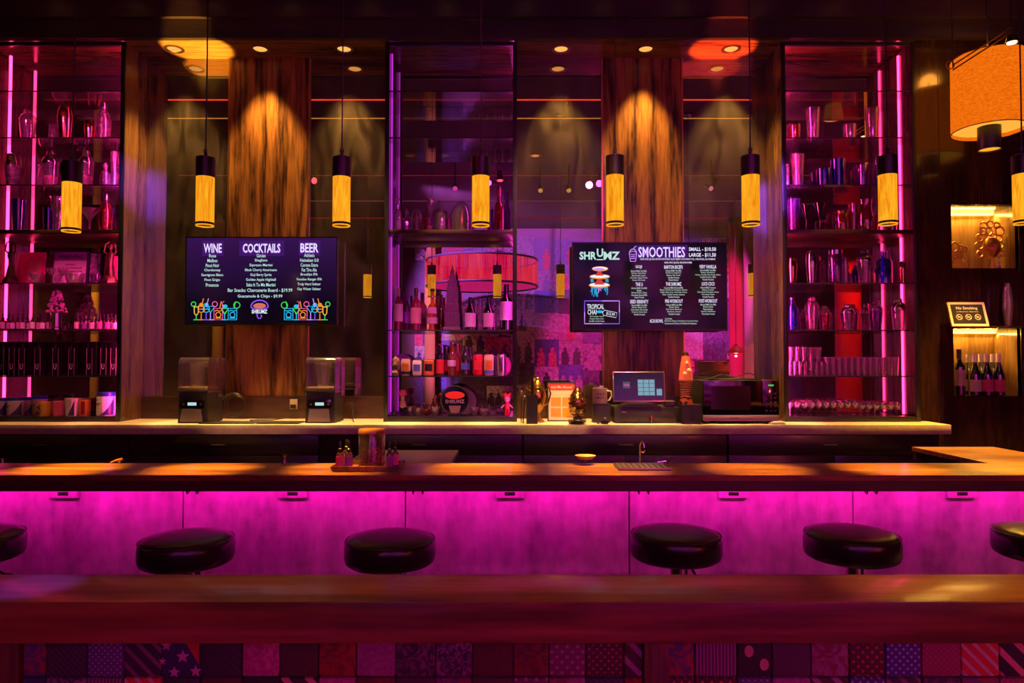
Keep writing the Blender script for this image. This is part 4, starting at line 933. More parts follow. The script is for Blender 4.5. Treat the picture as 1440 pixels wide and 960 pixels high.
column(597, 612, 15.2, M_cola, 'amber-lit column reflected left of the fringed lamp', 420, (1, .5, .06))
column(128, 139, 14.0, M_cola, 'amber-lit column reflected behind the left shelves', 420, (1, .5, .05))
column(299, 314, 14.6, M_cola, 'amber-lit column reflected left of the left veneer panel', 200, (1, .5, .06))
column(1047, 1061, 13.6, pm('pale_column', (.75, .6, .7), .6), 'pale column reflected right of the smoothie menu', 260, (1, .25, .5))
column(1026, 1046, 14.9, pm('dark_red_drape', (.30, .02, .05), .8), 'dark red column reflected beside the pale one', 160, (1, .05, .10))  # a drape given the shape of a column
x0_, x1_ = xof(982, 520, 13.0), xof(1026, 520, 13.0); z1_ = zof(506, 13.0)
t = thing('wooden_crate', 'orange-lit wooden crate reflected above the microwave', 'crate', ((x0_ + x1_) / 2, 2 * MIR - 13.0, 0))
for k_ in range(5):
    zz0 = .02 + k_ * (z1_ - .04) / 5
    obj('board', B().span(-(x1_ - x0_) / 2, (x1_ - x0_) / 2, -.02, .0, zz0, zz0 + (z1_ - .04) / 5 - .012, .004), M_bar, t)
obj('box_body', B().span(-(x1_ - x0_) / 2 + .01, (x1_ - x0_) / 2 - .01, -.3, -.021, 0, z1_ - .03), M_stile, t, smooth=False); obj('lid', B().span(-(x1_ - x0_) / 2 - .01, (x1_ - x0_) / 2 + .01, -.31, .01, z1_ - .02, z1_), M_bar, t, smooth=False)
c = at(1172, 167, 8.3); loc = Vector((c.x, 2 * MIR - 8.3, c.z))
t = thing('cone_lamp', 'small amber cone lamp reflected in the right shelves', 'hanging lamp', loc)
obj('shade', B().lathe([(.112, 0), (.085, .20), (.080, .20), (.107, 0), (.112, 0)], 24), em('cone_shade', (1, .33, .015), 1.0), t)
obj('cord', B().tube([(0, 0, .15), (0, 0, ZCEIL - loc.z)], .005, 6).tube([(-.083, 0, .19), (.083, 0, .19)], .003, 6), M_black, t)
c = at(1035, 496, 13.0); loc = Vector((c.x, 2 * MIR - 13.0, c.z))
t = thing('dome_lamp', 'red metal dome lamp reflected above the microwave', 'hanging lamp', loc)
obj('shade', B().lathe([(.17, 0), (.15, .05), (.09, .10), (.03, .13), (.03, .16), (.0, .16)], 24), M_redd, t)
obj('bulb', B().sphere((0, 0, .03), .05, 12, 8), em('dome_bulb', (1, .35, .25), 3), t)
obj('cord', B().tube([(0, 0, .16), (0, 0, ZCEIL - loc.z)], .006, 6), M_black, t)
light('POINT', 'dome_light', loc + Vector((0, 0, -.06)), 60, (1, .10, .10), shadow_soft_size=.012)

# ================================================================== glassware, bottles and other things on the shelves
YI = 6.09
def zshelf(k): return ZBASE - .001 if k == 7 else (ZSH[k] + .0205 if k == 3 else ZSH[k] + .001)
def spot_on(px, k, Y=YI):
    z = zshelf(k); py = 508 - (z - HC) * F / Y
    return Vector((xof(px, py, Y), Y, z))
def hgt(top, k, Y=YI): return zof(top, Y) - zshelf(k)
def wallp(outer, t, lift=.006):
    return [(0, 0)] + outer + [(max(r - t, .001), max(z, lift)) for r, z in reversed(outer)] + [(0, lift)]
def ribs(nr, amp): return lambda a, z: 1 + amp * math.cos(nr * a)
def facets(nr, nz, amp): return lambda a, z: 1 + amp * math.cos(nr * a + (z * nz) * 1.0)
def arc_label(r, z0, z1, mt, parent, half=1.25, name='paper_label', th=.0008):
    return obj(name, B().lathe([(r + .0002, z0), (r + th, z0), (r + th, z1), (r + .0002, z1)], 14, a0=-PI / 2 - half, a1=-PI / 2 + half), mt, parent)

def vessel(kind, px, top, w, k, mat, label, cat='glass', Y=YI, group=None, mat2=None, mat3=None, z=None, h=None, x=None):
    p = spot_on(px, k, Y) if z is None else Vector((x if x is not None else xof(px, 508 - (z - HC) * F / Y, Y), Y, z))
    h = (zof(top, Y) - p.z) if h is None else h
    r = w / 2 * Y / F
    t = thing({'pint': 'mixing_glass', 'tumbler': 'tumbler', 'ribtumbler': 'tumbler', 'shaker': 'cocktail_shaker', 'boston': 'boston_shaker', 'flask': 'bottle_shaker', 'martini': 'martini_glass', 'coupe': 'coupe_glass', 'jar': 'glass_jar',
               'pitcher': 'pitcher', 'vase': 'crystal_vase', 'decanter': 'decanter', 'cloche': 'glass_cloche', 'bottle': 'bottle', 'filled': 'cocktail_shaker', 'bowl': 'crystal_bowl'}[kind], label, cat, p, group=group)
    key = (kind, round(r, 4), round(h, 3), mat.name)
    def part(nm, fn, mt): return obj(nm, cached(key + (nm, mt.name), lambda: fn().mesh(nm, mt)), None, t)
    if kind == 'pint':
        part('body', lambda: B().lathe(wallp([(r * .70, 0), (r * .74, h * .1), (r * .86, h * .55), (r * .99, h * .97), (r, h)], r * .09, h * .08), 24, wob=ribs(18, .008)), mat); part('base', lambda: B().lathe([(0, .0), (r * .69, .0), (r * .71, h * .06), (0, h * .06)], 20), mat)
    elif kind in ('tumbler', 'ribtumbler'):
        am = .045 if kind == 'ribtumbler' else .006
        part('body', lambda: B().lathe(wallp([(r * .80, 0), (r * .84, h * .08), (r * .93, h * .5), (r, h)], r * .1, h * .1), 36, wob=ribs(12, am)), mat); part('base', lambda: B().lathe([(0, 0), (r * .79, 0), (r * .82, h * .07), (0, h * .07)], 20), mat)
    elif kind in ('shaker', 'filled'):
        bh = h * .62
        part('body', lambda: B().lathe(wallp([(r * .70, 0), (r * .73, h * .04), (r * .9, bh * .7), (r * .96, bh)], r * .06, .004), 24, wob=facets(8, 0, .012)), mat)
        ld = part('lid', lambda: B().lathe([(r * .97, bh), (r, bh + .004), (r * .98, h * .70), (r * .80, h * .80), (r * .52, h * .87), (r * .46, h * .88)], 24), mat2 or mat)
        c = obj('cap', cached(key + ('cap',), lambda: B().lathe([(r * .48, h * .875), (r * .47, h * .95), (r * .36, h * .99), (0, h)], 20).mesh('cap', mat2 or mat)), None, ld)
        if mat3: part('liquid', lambda: B().lathe([(0, .006), (r * .62, .006), (r * .80, bh * .5), (0, bh * .5)], 20), mat3)
    elif kind == 'boston':
        part('body', lambda: B().lathe([(0, 0), (r * .68, 0), (r * .70, .004), (r, h * .62), (r * 1.0, h * .64)], 24), mat)
        part('lid', lambda: B().lathe([(r * 1.01, h * .62), (r * 1.01, h * .66), (r * .90, h * .86), (r * .72, h * .95), (r * .4, h * .99), (0, h)], 24), mat2 or mat)
    elif kind == 'flask':
        part('body', lambda: B().lathe(wallp([(r * .78, 0), (r * .82, .004), (r, h * .48), (r * .98, h * .56), (r * .62, h * .74), (r * .40, h * .80), (r * .40, h * .86)], r * .07, .004), 24, wob=facets(8, 0, .015)), mat)
        part('stopper', lambda: B().lathe([(0, h * .84), (r * .44, h * .84), (r * .50, h * .92), (r * .44, h), (0, h)], 18), mat2 or mat)
    elif kind == 'martini':
        part('bowl', lambda: B().lathe([(r * .05, h * .48), (r * .98, h), (r, h), (r * .10, h * .50), (r * .05, h * .48)], 24, wob=facets(10, 0, .02)), mat)
        part('stem', lambda: B().lathe([(.0, h * .03), (r * .09, h * .04), (r * .06, h * .25), (r * .07, h * .49), (0, h * .5)], 12), mat); part('foot', lambda: B().lathe([(0, 0), (r * .7, 0), (r * .7, .003), (0, h * .05)], 20), mat)
    elif kind == 'coupe':
        part('bowl', lambda: B().lathe([(r * .07, h * .54), (r * .6, h * .62), (r * .92, h * .8), (r, h), (r * .96, h), (r * .88, h * .81), (r * .55, h * .65), (0, h * .57)], 24), mat)
        part('stem', lambda: B().lathe([(.0, h * .03), (r * .08, h * .04), (r * .05, h * .3), (r * .07, h * .55), (0, h * .56)], 10), mat); part('foot', lambda: B().lathe([(0, 0), (r * .65, 0), (r * .65, .003), (0, h * .05)], 20), mat)
    elif kind == 'jar':
        part('body', lambda: B().lathe(wallp([(r * .86, 0), (r, h * .1), (r, h * .80), (r * .86, h * .88)], r * .08, .005), 32, wob=lambda a, z: 1 + .05 * math.cos(8 * a) * math.cos(z * 60)), mat)
        part('lid', lambda: B().lathe([(0, h * .88), (r * .92, h * .88), (r * .92, h), (0, h)], 24), mat2 or M_black)
        if mat3: part('contents', lambda: B().lathe([(0, .008), (r * .84, .008), (r * .86, h * .7), (0, h * .72)], 20), mat3)
    elif kind == 'pitcher':
        part('body', lambda: B().lathe(wallp([(r * .62, 0), (r * .75, h * .1), (r * .82, h * .45), (r * .62, h * .78), (r * .74, h)], r * .07, .006), 28, wob=facets(9, 0, .03)), mat)
        part('handle', lambda: B().tube([(r * .62, 0, h * .82), (r * 1.05, 0, h * .80), (r * 1.2, 0, h * .55), (r * 1.0, 0, h * .28), (r * .78, 0, h * .25)], r * .09, 8), mat)
        part('spout', lambda: B().tube([(-r * .5, 0, h * .88), (-r * .75, 0, h * .96), (-r * .92, 0, h * 1.02)], [r * .16, r * .13, r * .08], 8), mat)
    elif kind == 'vase':
        part('body', lambda: B().lathe(wallp([(r * .45, 0), (r * .42, h * .1), (r * .6, h * .45), (r * .95, h * .85), (r, h)], r * .12, .01), 24, wob=facets(8, 60, .07)), mat); part('foot', lambda: B().lathe([(0, 0), (r * .6, 0), (r * .5, h * .05), (0, h * .06)], 8), mat)
    elif kind == 'decanter':
        part('body', lambda: B().lathe(wallp([(r * .92, 0), (r, h * .05), (r, h * .50), (r * .85, h * .60), (r * .38, h * .68), (r * .36, h * .76)], r * .09, .008), 32, wob=ribs(12, .04)), mat)
        part('stopper', lambda: B().lathe([(0, h * .74), (r * .30, h * .75), (r * .55, h * .84), (r * .60, h * .90), (r * .4, h * .98), (0, h)], 10), mat2 or mat)
    elif kind == 'cloche':
        part('dome', lambda: B().lathe([(r * .98, .012)] + [(r * .98 * math.cos(a), h * .45 + (h * .50) * math.sin(a)) for a in [i * PI / 2 / 8 for i in range(9)]][:-1] + [(0, h * .95)], 28), mat)
        part('knob', lambda: B().sphere((0, 0, h * .97), (r * .1, r * .1, h * .04), 10, 8), mat); part('base', lambda: B().lathe([(0, 0), (r * 1.03, 0), (r * 1.03, .012), (0, .012)], 28), M_barface)
        part('figure', lambda: B().lathe([(0, .012), (r * .35, .012), (r * .28, h * .12), (r * .14, h * .2), (r * .22, h * .42), (r * .12, h * .52), (r * .18, h * .6), (r * .12, h * .68), (0, h * .7)], 14), mat2 or M_skin)
    elif kind == 'bowl':
        part('body', lambda: B().lathe(wallp([(r * .55, 0), (r * .7, h * .15), (r * .92, h * .7), (r, h)], r * .12, .006), 32, wob=facets(10, 90, .06)), mat)
    return t

def bottle(px, top, w, k, glass, cap, lab, label, cat='wine bottle', style='wine', Y=YI, group=None, z=None, x=None, lz=(.14, .5), h=None):
    p = spot_on(px, k, Y) if z is None else Vector((x if x is not None else xof(px, 508 - (z - HC) * F / Y, Y), Y, z))
    h = (zof(top, Y) - p.z) if h is None else h
    r = w / 2 * Y / F
    t = thing({'wine': 'wine_bottle', 'burgundy': 'wine_bottle', 'beer': 'beer_bottle', 'liquor': 'liquor_bottle', 'dropper': 'dropper_bottle', 'medicine': 'glass_bottle', 'stout': 'stout_bottle'}[style], label, cat, p, group=group)
    S = {'wine': [(r * .9, 0), (r, .006), (r, h * .60), (r * .92, h * .66), (r * .45, h * .74), (r * .36, h * .80), (r * .36, h * .985)],
         'burgundy': [(r * .9, 0), (r, .006), (r, h * .45), (r * .86, h * .56), (r * .5, h * .70), (r * .36, h * .78), (r * .36, h * .985)],
         'stout': [(r * .9, 0), (r, .006), (r, h * .52), (r * .9, h * .60), (r * .5, h * .74), (r * .34, h * .80), (r * .34, h * .985)],
         'beer': [(r * .92, 0), (r, .004), (r, h * .52), (r * .85, h * .62), (r * .48, h * .74), (r * .40, h * .96)],
         'liquor': [(r * .7, 0), (r * .75, .01), (r * .62, h * .10), (r * .95, h * .35), (r, h * .48), (r * .8, h * .58), (r * .35, h * .66), (r * .33, h * .97)],
         'medicine': [(r * .92, 0), (r, .006), (r, h * .66), (r * .85, h * .74), (r * .38, h * .80), (r * .38, h * .97)],
         'dropper': [(r * .92, 0), (r, .003), (r, h * .50), (r * .8, h * .57), (r * .42, h * .60)]}[style]
    key = ('b', style, round(r, 4), round(h, 3), glass.name)
    obj('glass_body', cached(key, lambda: B().lathe([(0, 0)] + S + [(0, S[-1][1])], 20).mesh('glass', glass)), None, t)
    if cap is not None:
        ck = key + ('cap', cap.name)
        if style in ('wine', 'burgundy', 'stout'): fn = lambda: B().lathe([(r * .385, h * .80), (r * .39, h * .97), (r * .40, h), (0, h)], 16).mesh('capsule', cap)
        elif style == 'dropper': fn = lambda: B().lathe([(0, h * .58), (r * .5, h * .58), (r * .5, h * .72), (r * .26, h * .75), (r * .30, h * .93), (r * .15, h), (0, h)], 12).mesh('cap', cap)
        elif style == 'liquor': fn = lambda: B().lathe([(0, h * .94), (r * .42, h * .94), (r * .42, h), (0, h)], 16).mesh('cap', cap)
        else: fn = lambda: B().lathe([(0, h * .955), (r * .46, h * .955), (r * .46, h), (0, h)], 14).mesh('cap', cap)
        obj({'wine': 'capsule', 'burgundy': 'capsule', 'dropper': 'dropper_cap'}.get(style, 'cap'), cached(ck, fn), None, t)
    if lab is not None:
        lk = key + ('lab', lab.name, lz)
        obj('paper_label', cached(lk, lambda: B().lathe([(r + .0003, h * lz[0]), (r + .0012, h * lz[0]), (r + .0012, h * lz[1]), (r + .0003, h * lz[1])], 14, a0=-PI / 2 - 1.3, a1=-PI / 2 + 1.3).mesh('label', lab)), None, t)
    return t

M_pinkliq = pm('pink_liquid', (.95, .25, .55), .4)
M_swirl = pm('marbled_print', (.5, .35, .5), .3, vary=.9, vscale=25)
A = 'glass'
# ---- left unit
vessel('shaker', 39, 154, 22, 1, G_clear, 'faceted glass shaker beside the left light strip', 'shaker', mat2=G_clear)
vessel('boston', 91.5, 147, 21, 1, M_copper, 'tall copper two-part shaker on the upper left shelf', 'shaker')
vessel('jar', 75, 176, 12, 1, G_clear, 'tiny crystal jar beside the copper shaker', 'jar', mat2=G_clear)
vessel('boston', 126, 168, 15, 1, M_copper, 'short copper shaker beside the bottle-shaped shaker', 'shaker', Y=6.14)
vessel('flask', 145, 145, 21, 1, G_clear, 'bottle-shaped glass shaker at the upper left shelf end', 'shaker', mat2=M_chrome)
vessel('boston', 17.5, 215, 20, 2, M_swirl, 'black and white marbled shaker at the far left', 'shaker', mat2=M_chrome)
vessel('tumbler', 55, 232, 10, 2, G_clear, 'small clear tumbler left of the pink-filled shaker', A, Y=6.16)
vessel('filled', 71, 211, 23, 2, G_clear, 'glass shaker with pink liquid left of the lamp', 'shaker', mat2=M_chrome, mat3=M_pinkliq)
vessel('filled', 121, 211, 20, 2, G_clear, 'glass shaker with pink liquid right of the lamp', 'shaker', mat2=M_chrome, mat3=M_pinkliq)
vessel('decanter', 148, 229, 13, 2, G_frost, 'small rounded crystal bottle beside the shelf post', 'bottle', Y=6.03)
vessel('pint', 161, 214, 12, 2, G_frost, 'frosted mixing glass against the left unit post', A, Y=6.17)
vessel('pint', 26, 281, 20, 3, G_blue, 'tall cobalt blue tumbler beside the left light strip', A)
vessel('tumbler', 68, 293, 14, 3, G_blue, 'short cobalt blue tumbler beside the crystal vase', A, Y=6.12)
vessel('vase', 80, 277, 18, 3, G_clear, 'ornate cut crystal vase behind the left lamp', 'vase')
vessel('martini', 126, 294, 27, 3, G_clear, 'crystal martini glass right of the left lamp', A)
vessel('flask', 148.5, 273, 18, 3, G_red, 'dark red bottle shaker on the thick left shelf', 'shaker', mat2=M_chrome)

def figurine(px, top, w, k, mt, label, Y=YI):
    p = spot_on(px, k, Y); h = hgt(top, k, Y); r = w / 2 * Y / F
    t = thing('figurine', label, 'figurine', p)
    obj('pedestal', B().lathe([(0, 0), (r, 0), (r * .95, h * .06), (r * .75, h * .14), (r * .5, h * .2), (0, h * .22)], 14, wob=facets(5, 40, .12)), mt, t)
    obj('body', B().lathe([(0, h * .15), (r * .62, h * .16), (r * .5, h * .3), (r * .36, h * .42), (r * .30, h * .52), (r * .44, h * .62), (r * .40, h * .70), (r * .16, h * .75), (r * .14, h * .78), (0, h * .79)], 16, wob=facets(3, 30, .12)), mt, t)
    obj('head', B().sphere((0, 0, h * .84), (r * .24, r * .24, h * .07), 12, 8).ico((0, r * .1, h * .88), (r * .28, r * .26, h * .06)), mt, t)
    for s in (-1, 1):
        obj('arm', B().tube([(s * r * .40, 0, h * .68), (s * r * .78, -.01, h * .74), (s * r * .62, -.01, h * .90), (s * r * .15, 0, h * .97)], [r * .13, r * .11, r * .09, r * .07], 8), mt, t)
    return t
figurine(15, 336, 19, 4, M_green, 'dark bronze dancer figurine at the far left shelf', Y=6.02)
figurine(155, 338, 22, 4, M_green, 'dark bronze figurine with raised arms by the unit post')
def framed(name, label, cat, px0, px1, py0, py1, k, frame_m, face_m, Y, lean=.10, inset=.012, z=None):
    p = spot_on((px0 + px1) / 2, k, Y) if z is None else Vector((xof((px0 + px1) / 2, py1, Y), Y, z))
    hw = (px1 - px0) / 2 * Y / F; H = (py1 - py0) * Y / F
    t = thing(name, label, cat, p, rot=(-lean, 0, 0))
    obj('backing', B().span(-hw, hw, 0, .012, 0, H, .002), frame_m, t)
    fc = obj('sheet', B().span(-hw + inset, hw - inset, -.0015, .0005, inset, H - inset), face_m, t, smooth=False)
    b = B().span(-hw, hw, -.004, .0, 0, inset).span(-hw, hw, -.004, 0, H - inset, H).span(-hw, -hw + inset, -.004, 0, inset, H - inset).span(hw - inset, hw, -.004, 0, inset, H - inset)
    obj('frame', b, frame_m, t, smooth=False)
    obj('stand', B().box(0, .04, H * .3, .03, .004, H * .55, rot=Matrix.Rotation(.32, 3, 'X')), frame_m, t, smooth=False)
    return t, hw, H
t, hw, H = framed('framed_print', 'tilted bright pink framed print on the left shelf', 'print', 22, 61, 347.5, 395, 4, M_pinkp, pm('hot_pink_sheet', (1, .03, .25), .5), 6.14)
obj('print_shape', B().span(-hw * .2, hw * .75, -.0024, -.0016, H * .08, H * .72, .0), pm('coral_sheet', (1, .30, .32), .5), t, smooth=False)
t, hw, H = framed('warning_sign', 'framed white pregnancy warning sign with purple header', 'sign', 72, 122, 346, 395, 4, pm('dark_blue_frame', (.02, .015, .09), .4), M_white, 6.14, .08)
obj('header_band', B().span(-hw + .013, hw - .013, -.0024, -.0016, H * .72, H - .013), M_purple, t, smooth=False)
text_obj('heading_text', [('WARNING', 0, H * .835, hw * 1.4, H * .12, .03)], M_ink, t, -.0030)
text_obj('body_text', [('DRINKING', 0, H * .60, hw * .55, .016, .02), ('ALCOHOLIC BEVERAGES', 0, H * .50, hw * 1.35, .016, .02), ('DURING PREGNANCY CAN', 0, H * .40, hw * 1.4, .016, .02), ('CAUSE BIRTH DEFECTS', 0, H * .30, hw * 1.25, .016, .02)], M_ink, t, -.0030)
framed('framed_print', 'small pink print behind the right bronze figurine', 'print', 143, 168, 351, 396, 4, M_blackm, M_pinkp, 6.20)
framed('photo_frame', 'dark framed photo right of the warning sign', 'photo frame', 123, 141, 347, 395, 4, M_blackm, M_swirl, 6.17)
vessel('bowl', 51, 384, 21, 4, G_clear, 'shallow glass dish before the pink print', 'dish', Y=6.03)
vessel('coupe', 72, 377, 12, 4, G_clear, 'small coupe glass before the warning sign, left one', A, Y=6.03)
vessel('coupe', 88, 377, 13, 4, G_clear, 'small coupe glass before the warning sign, right one', A, Y=6.03)
vessel('bowl', 107, 384, 22, 4, G_clear, 'shallow glass dish before the warning sign', 'dish', Y=6.03)
vessel('bowl', 134, 386, 14, 4, G_purple, 'small purple crystal bowl beside the bronze figurine', 'bowl', Y=6.05)
# crystal lamp and dropper bottles
p = spot_on(79, 5, 6.08); h = hgt(407, 5, 6.08)
t = thing('crystal_lamp', 'crystal table lamp with beaded cone shade among dropper bottles', 'lamp', p)
obj('base', B().lathe([(0, 0), (.05, 0), (.05, .02), (.042, .03), (.042, h * .42), (.05, h * .44), (0, h * .45)], 20, wob=ribs(10, .04)), M_chrome, t)
rg = random.Random(5); b = B()
for k in range(90):
    zz = rg.random(); rr = .075 * (1 - zz * .72); a = rg.uniform(0, 2 * PI)
    b.ico((rr * math.cos(a), rr * math.sin(a), h * .45 + zz * h * .5), .0135)
obj('bead_shade', b, pm('crystal_beads', (.85, .35, .75), .08, .5), t, smooth=False, kind='stuff')
obj('finial', B().sphere((0, 0, h * .97), (.01, .01, .02), 8, 6), M_chrome, t)
dl = [(4, 'a'), (11, ''), (18, ''), (25, ''), (32, ''), (39, ''), (46, ''), (53, ''), (60, ''), (66, '')]
labsets = [M_white, M_cream, M_pinkp, M_white, M_purple]
for i, (px, _) in enumerate(dl):
    bottle(px, 440 + (i * 37 % 3), 7.4, 5, G_brown, M_black, labsets[i % 2], 'small dropper bottle left of the crystal lamp, %s from the left' % ORD[i], 'dropper bottle', 'dropper', Y=6.03 + .04 * (i % 2), group='dropper bottles on the left unit', lz=(.08, .47))
for i in range(11):
    bottle(108.5 + i * 5.35, 440 + (i * 53 % 3), 7.0, 5, G_brown, M_black, [M_cream, M_pinkp, M_purple, M_pinkp, M_white][i % 5], 'small dropper bottle right of the crystal lamp, %s from the left' % ORD[i], 'dropper bottle', 'dropper', Y=6.03 + .045 * (i % 2), group='dropper bottles on the left unit', lz=(.08, .47))
# black boxes with U
E_sil = pm('silver_print', (.62, .55, .55), .35, .5)
bx = [(-9, 8), (9, 21), (22, 36), (37, 64), (65, 87), (88, 109), (110, 137), (138, 150), (151, 165)]
for i, (a, c) in enumerate(bx):
    z0 = zshelf(6); Y = 6.0; x0, x1 = xof(a, 527, Y), xof(c, 527, Y); hgt_ = zof(480.5, Y) - z0; hw = (x1 - x0) / 2 - .0015
    t = thing('black_box', 'tall black carton with a silver U, %s from the left' % ORD[i], 'box', ((x0 + x1) / 2, Y, z0), group='black cartons in a row')
    obj('carton', B().span(-hw, hw, 0, .16 if i else .11, 0, hgt_, .002), M_gloss, t)
    obj('flap', B().span(-hw * .96, hw * .96, .003, .157 if i else .107, hgt_, hgt_ + .002), M_black, t, smooth=False)
    text_obj('letter', [('U', hw * .1, hgt_ * .27, .026, .05, .03)], E_sil, t, -.0008)
    obj('silver_line', B().span(hw * .1 - .022, hw * .1 - .0195, -.0009, .0002, .004, hgt_ * .82), E_sil, t, smooth=False)
    obj('silver_line', B().span(hw * .1 + .025, hw * .1 + .0275, -.0009, .0002, .004, hgt_ * .82), E_sil, t, smooth=False)
def tub(px0, px1, top, label, body, lidm, Y=6.04, swoosh=M_navy, txt=None):
    p = spot_on((px0 + px1) / 2, 7, Y); h = zof(top, Y) - p.z; r = (px1 - px0) / 2 * Y / F
    t = thing('powder_tub', label, 'tub', p)
    obj('jar', B().lathe([(0, 0), (r * .94, 0), (r, .006), (r, h * .80), (r * .93, h * .84), (0, h * .84)], 28), body, t)
    ld = obj('lid', B().lathe([(0, h * .83), (r * .96, h * .83), (r * .96, h * .985), (r * .92, h), (0, h)], 28, wob=ribs(28, .012)), lidm, t)
    if swoosh:
        b = B(); half = 1.3; n_ = 16
        prev = None
        for i in range(n_ + 1):
            u = i / n_; a = -PI / 2 - .15 + u * 1.5; zt = h * (.06 + .72 * u ** 1.5)
            q = [b.bm.verts.new((math.cos(a) * (r + .0008), math.sin(a) * (r + .0008), zz)) for zz in (h * .05, zt)]
            if prev: b.bm.faces.new((prev[0], q[0], q[1], prev[1]))
            prev = q
        obj('printed_swoosh', b, swoosh, t)
        for zz, wd in ((.66, .5), (.52, .9), (.46, .6)):
            obj('printed_line', B().lathe([(r + .0004, h * zz), (r + .001, h * zz), (r + .001, h * zz + .006), (r + .0004, h * zz + .006)], 8, a0=-PI / 2 - .9, a1=-PI / 2 - .9 + wd), M_ink, t)
    return t
tub(-11, 10, 559, 'white powder tub cut off at the left picture edge', M_white, M_bluelid)
tub(11, 32, 558.5, 'white powder tub with blue lid, second in the row', M_white, M_bluelid)
tub(32, 47, 558, 'white powder tub with blue lid behind the others', M_white, M_bluelid, Y=6.15)
tub(46, 66, 556, 'taller powder tub with blue lid behind the yellow cup', M_cream, M_bluelid, Y=6.12)
tub(137, 161.5, 551, 'largest white tub with blue lid at the unit post', M_white, M_bluelid)
def cup(px0, px1, top, label, mt, txt=None, sw=False, Y=6.0, box=False):
    p = spot_on((px0 + px1) / 2, 7, Y); h = zof(top, Y) - p.z; r = (px1 - px0) / 2 * Y / F
    t = thing('snack_box' if box else 'paper_cup', label, 'box' if box else 'cup', p)
    if box:
        obj('carton', B().span(-r, r, -.03, .03, 0, h, .002), mt, t); obj('printed_band', B().span(-r * .5, r * .5, -.0312, -.0299, h * .08, h * .9), M_redp, t, smooth=False)
        text_obj('lettering', [('XXX', 0, h * .5, h * .7, r * .7, .02, PI / 2)], M_ink, t, -.0320)
        return
    obj('body', B().lathe([(0, 0), (r * .86, 0), (r, h), (r * .96, h), (r * .8, h * .2), (0, h * .2)], 24), mt, t); obj('lid', B().lathe([(0, h), (r * 1.02, h), (r * 1.02, h + .008), (0, h + .010)], 24), M_cream if sw else mt, t)
    if txt: text_obj('lettering', [(txt, -r * .35, h * .5, h * .7, r * .6, .02, PI / 2)], M_ink, t, -r - .002)
    if sw: obj('printed_swoosh', B().prism([(-r * .05, h * .06), (r * .75, h * .06), (r * .75, h * .93)], -r * .98, -r * .90), M_navy, t, smooth=False)
cup(54.5, 74, 566, 'yellow paper cup lettered CA', M_yellowp, 'CA'); cup(74, 92, 565, 'pink paper cup beside the yellow one', M_pinkp); cup(92, 113, 561, 'white paper cup with navy corner', M_white, None, True)
cup(113.5, 125, 561.5, 'narrow red and orange snack box beside white cup', M_orangep, box=True)

# ---- centre unit
vessel('decanter', 559, 278, 13, 3, G_clear, 'tall crystal decanter with ball stopper at left of middle shelf', 'decanter', Y=6.02)
vessel('decanter', 571.5, 293, 9, 3, G_clear, 'small crystal decanter left of the smaller glass dome', 'decanter')
vessel('cloche', 586, 291, 18, 3, G_clear, 'smaller glass dome over a figure', 'cloche')
t = thing('crystal_figure', 'slim crystal statuette between the glass domes', 'figurine', spot_on(605, 3)); h = hgt(279, 3)
obj('base', B().box(-.02, 0, h * .2, .075, .05, h * .4, .006), G_red, t); obj('shaft', B().lathe([(0, h * .1), (.022, h * .1), (.028, h * .4), (.018, h * .55), (.03, h * .75), (.026, h * .95), (.034, h), (0, h)], 10, wob=facets(5, 70, .15)), G_frost, t, smooth=False)
vessel('decanter', 619, 282, 19, 3, G_frost, 'dotted grey glass bottle between the glass domes', 'bottle', mat2=G_clear)
vessel('tumbler', 631, 308, 8, 3, G_red, 'small red glass beside the dotted bottle', A)
vessel('cloche', 649, 281, 30, 3, G_clear, 'larger glass dome beside the pendant lamp', 'cloche', mat2=M_gold)
vessel('tumbler', 689.5, 295, 9, 3, G_purple, 'slim purple glass right of the middle pendant lamp', A)
vessel('decanter', 702, 262, 13, 3, G_red, 'tall red crystal bottle on the middle shelf', 'decanter', Y=6.03)
vessel('decanter', 712, 268, 11, 3, G_purple, 'dark purple crystal bottle at the shelf end', 'decanter', Y=6.17)
W = 'wine bottle'
bottle(560, 405, 14, 5, G_rose, M_cream, M_white, 'rose wine bottle with plain white label at shelf left end', W, lz=(.21, .62))
bottle(572.5, 412, 8.5, 5, G_purple, M_purple, M_purple, 'slim purple bottle between two rose wine bottles', 'bottle', Y=6.17, lz=(.2, .5))
bottle(585, 405, 15, 5, G_rose, M_green, M_beige, 'rose wine bottle with green capsule and beige label', W, lz=(.16, .53))
t = bottle(608, 406, 15, 5, G_amber, M_black, M_cream, 'amber liquor bottle with oval label beside the tower model', 'liquor bottle', 'liquor', lz=(.16, .30)); 
r = 7.5 * YI / F; h = hgt(406, 5)
obj('oval_label', B().lathe([(r * 1.0, h * .40), (r * 1.02, h * .40), (r * 1.02, h * .55), (r * 1.0, h * .55)], 10, a0=-PI / 2 - .9, a1=-PI / 2 + .9), M_cream, t)
bottle(620.5, 415, 10, 5, G_brown, M_black, None, 'small brown bottle behind the tower model', 'bottle', 'beer', Y=6.18)
bottle(661.5, 418, 15.5, 5, G_dark, M_black, M_white, 'dark bottle with white label right of the tower model', 'bottle', 'stout', lz=(.10, .52))
bottle(687, 418, 15.5, 5, G_dark, M_black, M_cream, 'dark bottle with cream label left of the tall wine bottle', 'bottle', 'stout', lz=(.10, .52))
bottle(712, 400, 18, 5, G_dark, M_black, M_white, 'tall dark wine bottle with white label at the shelf end', W, lz=(.22, .62))
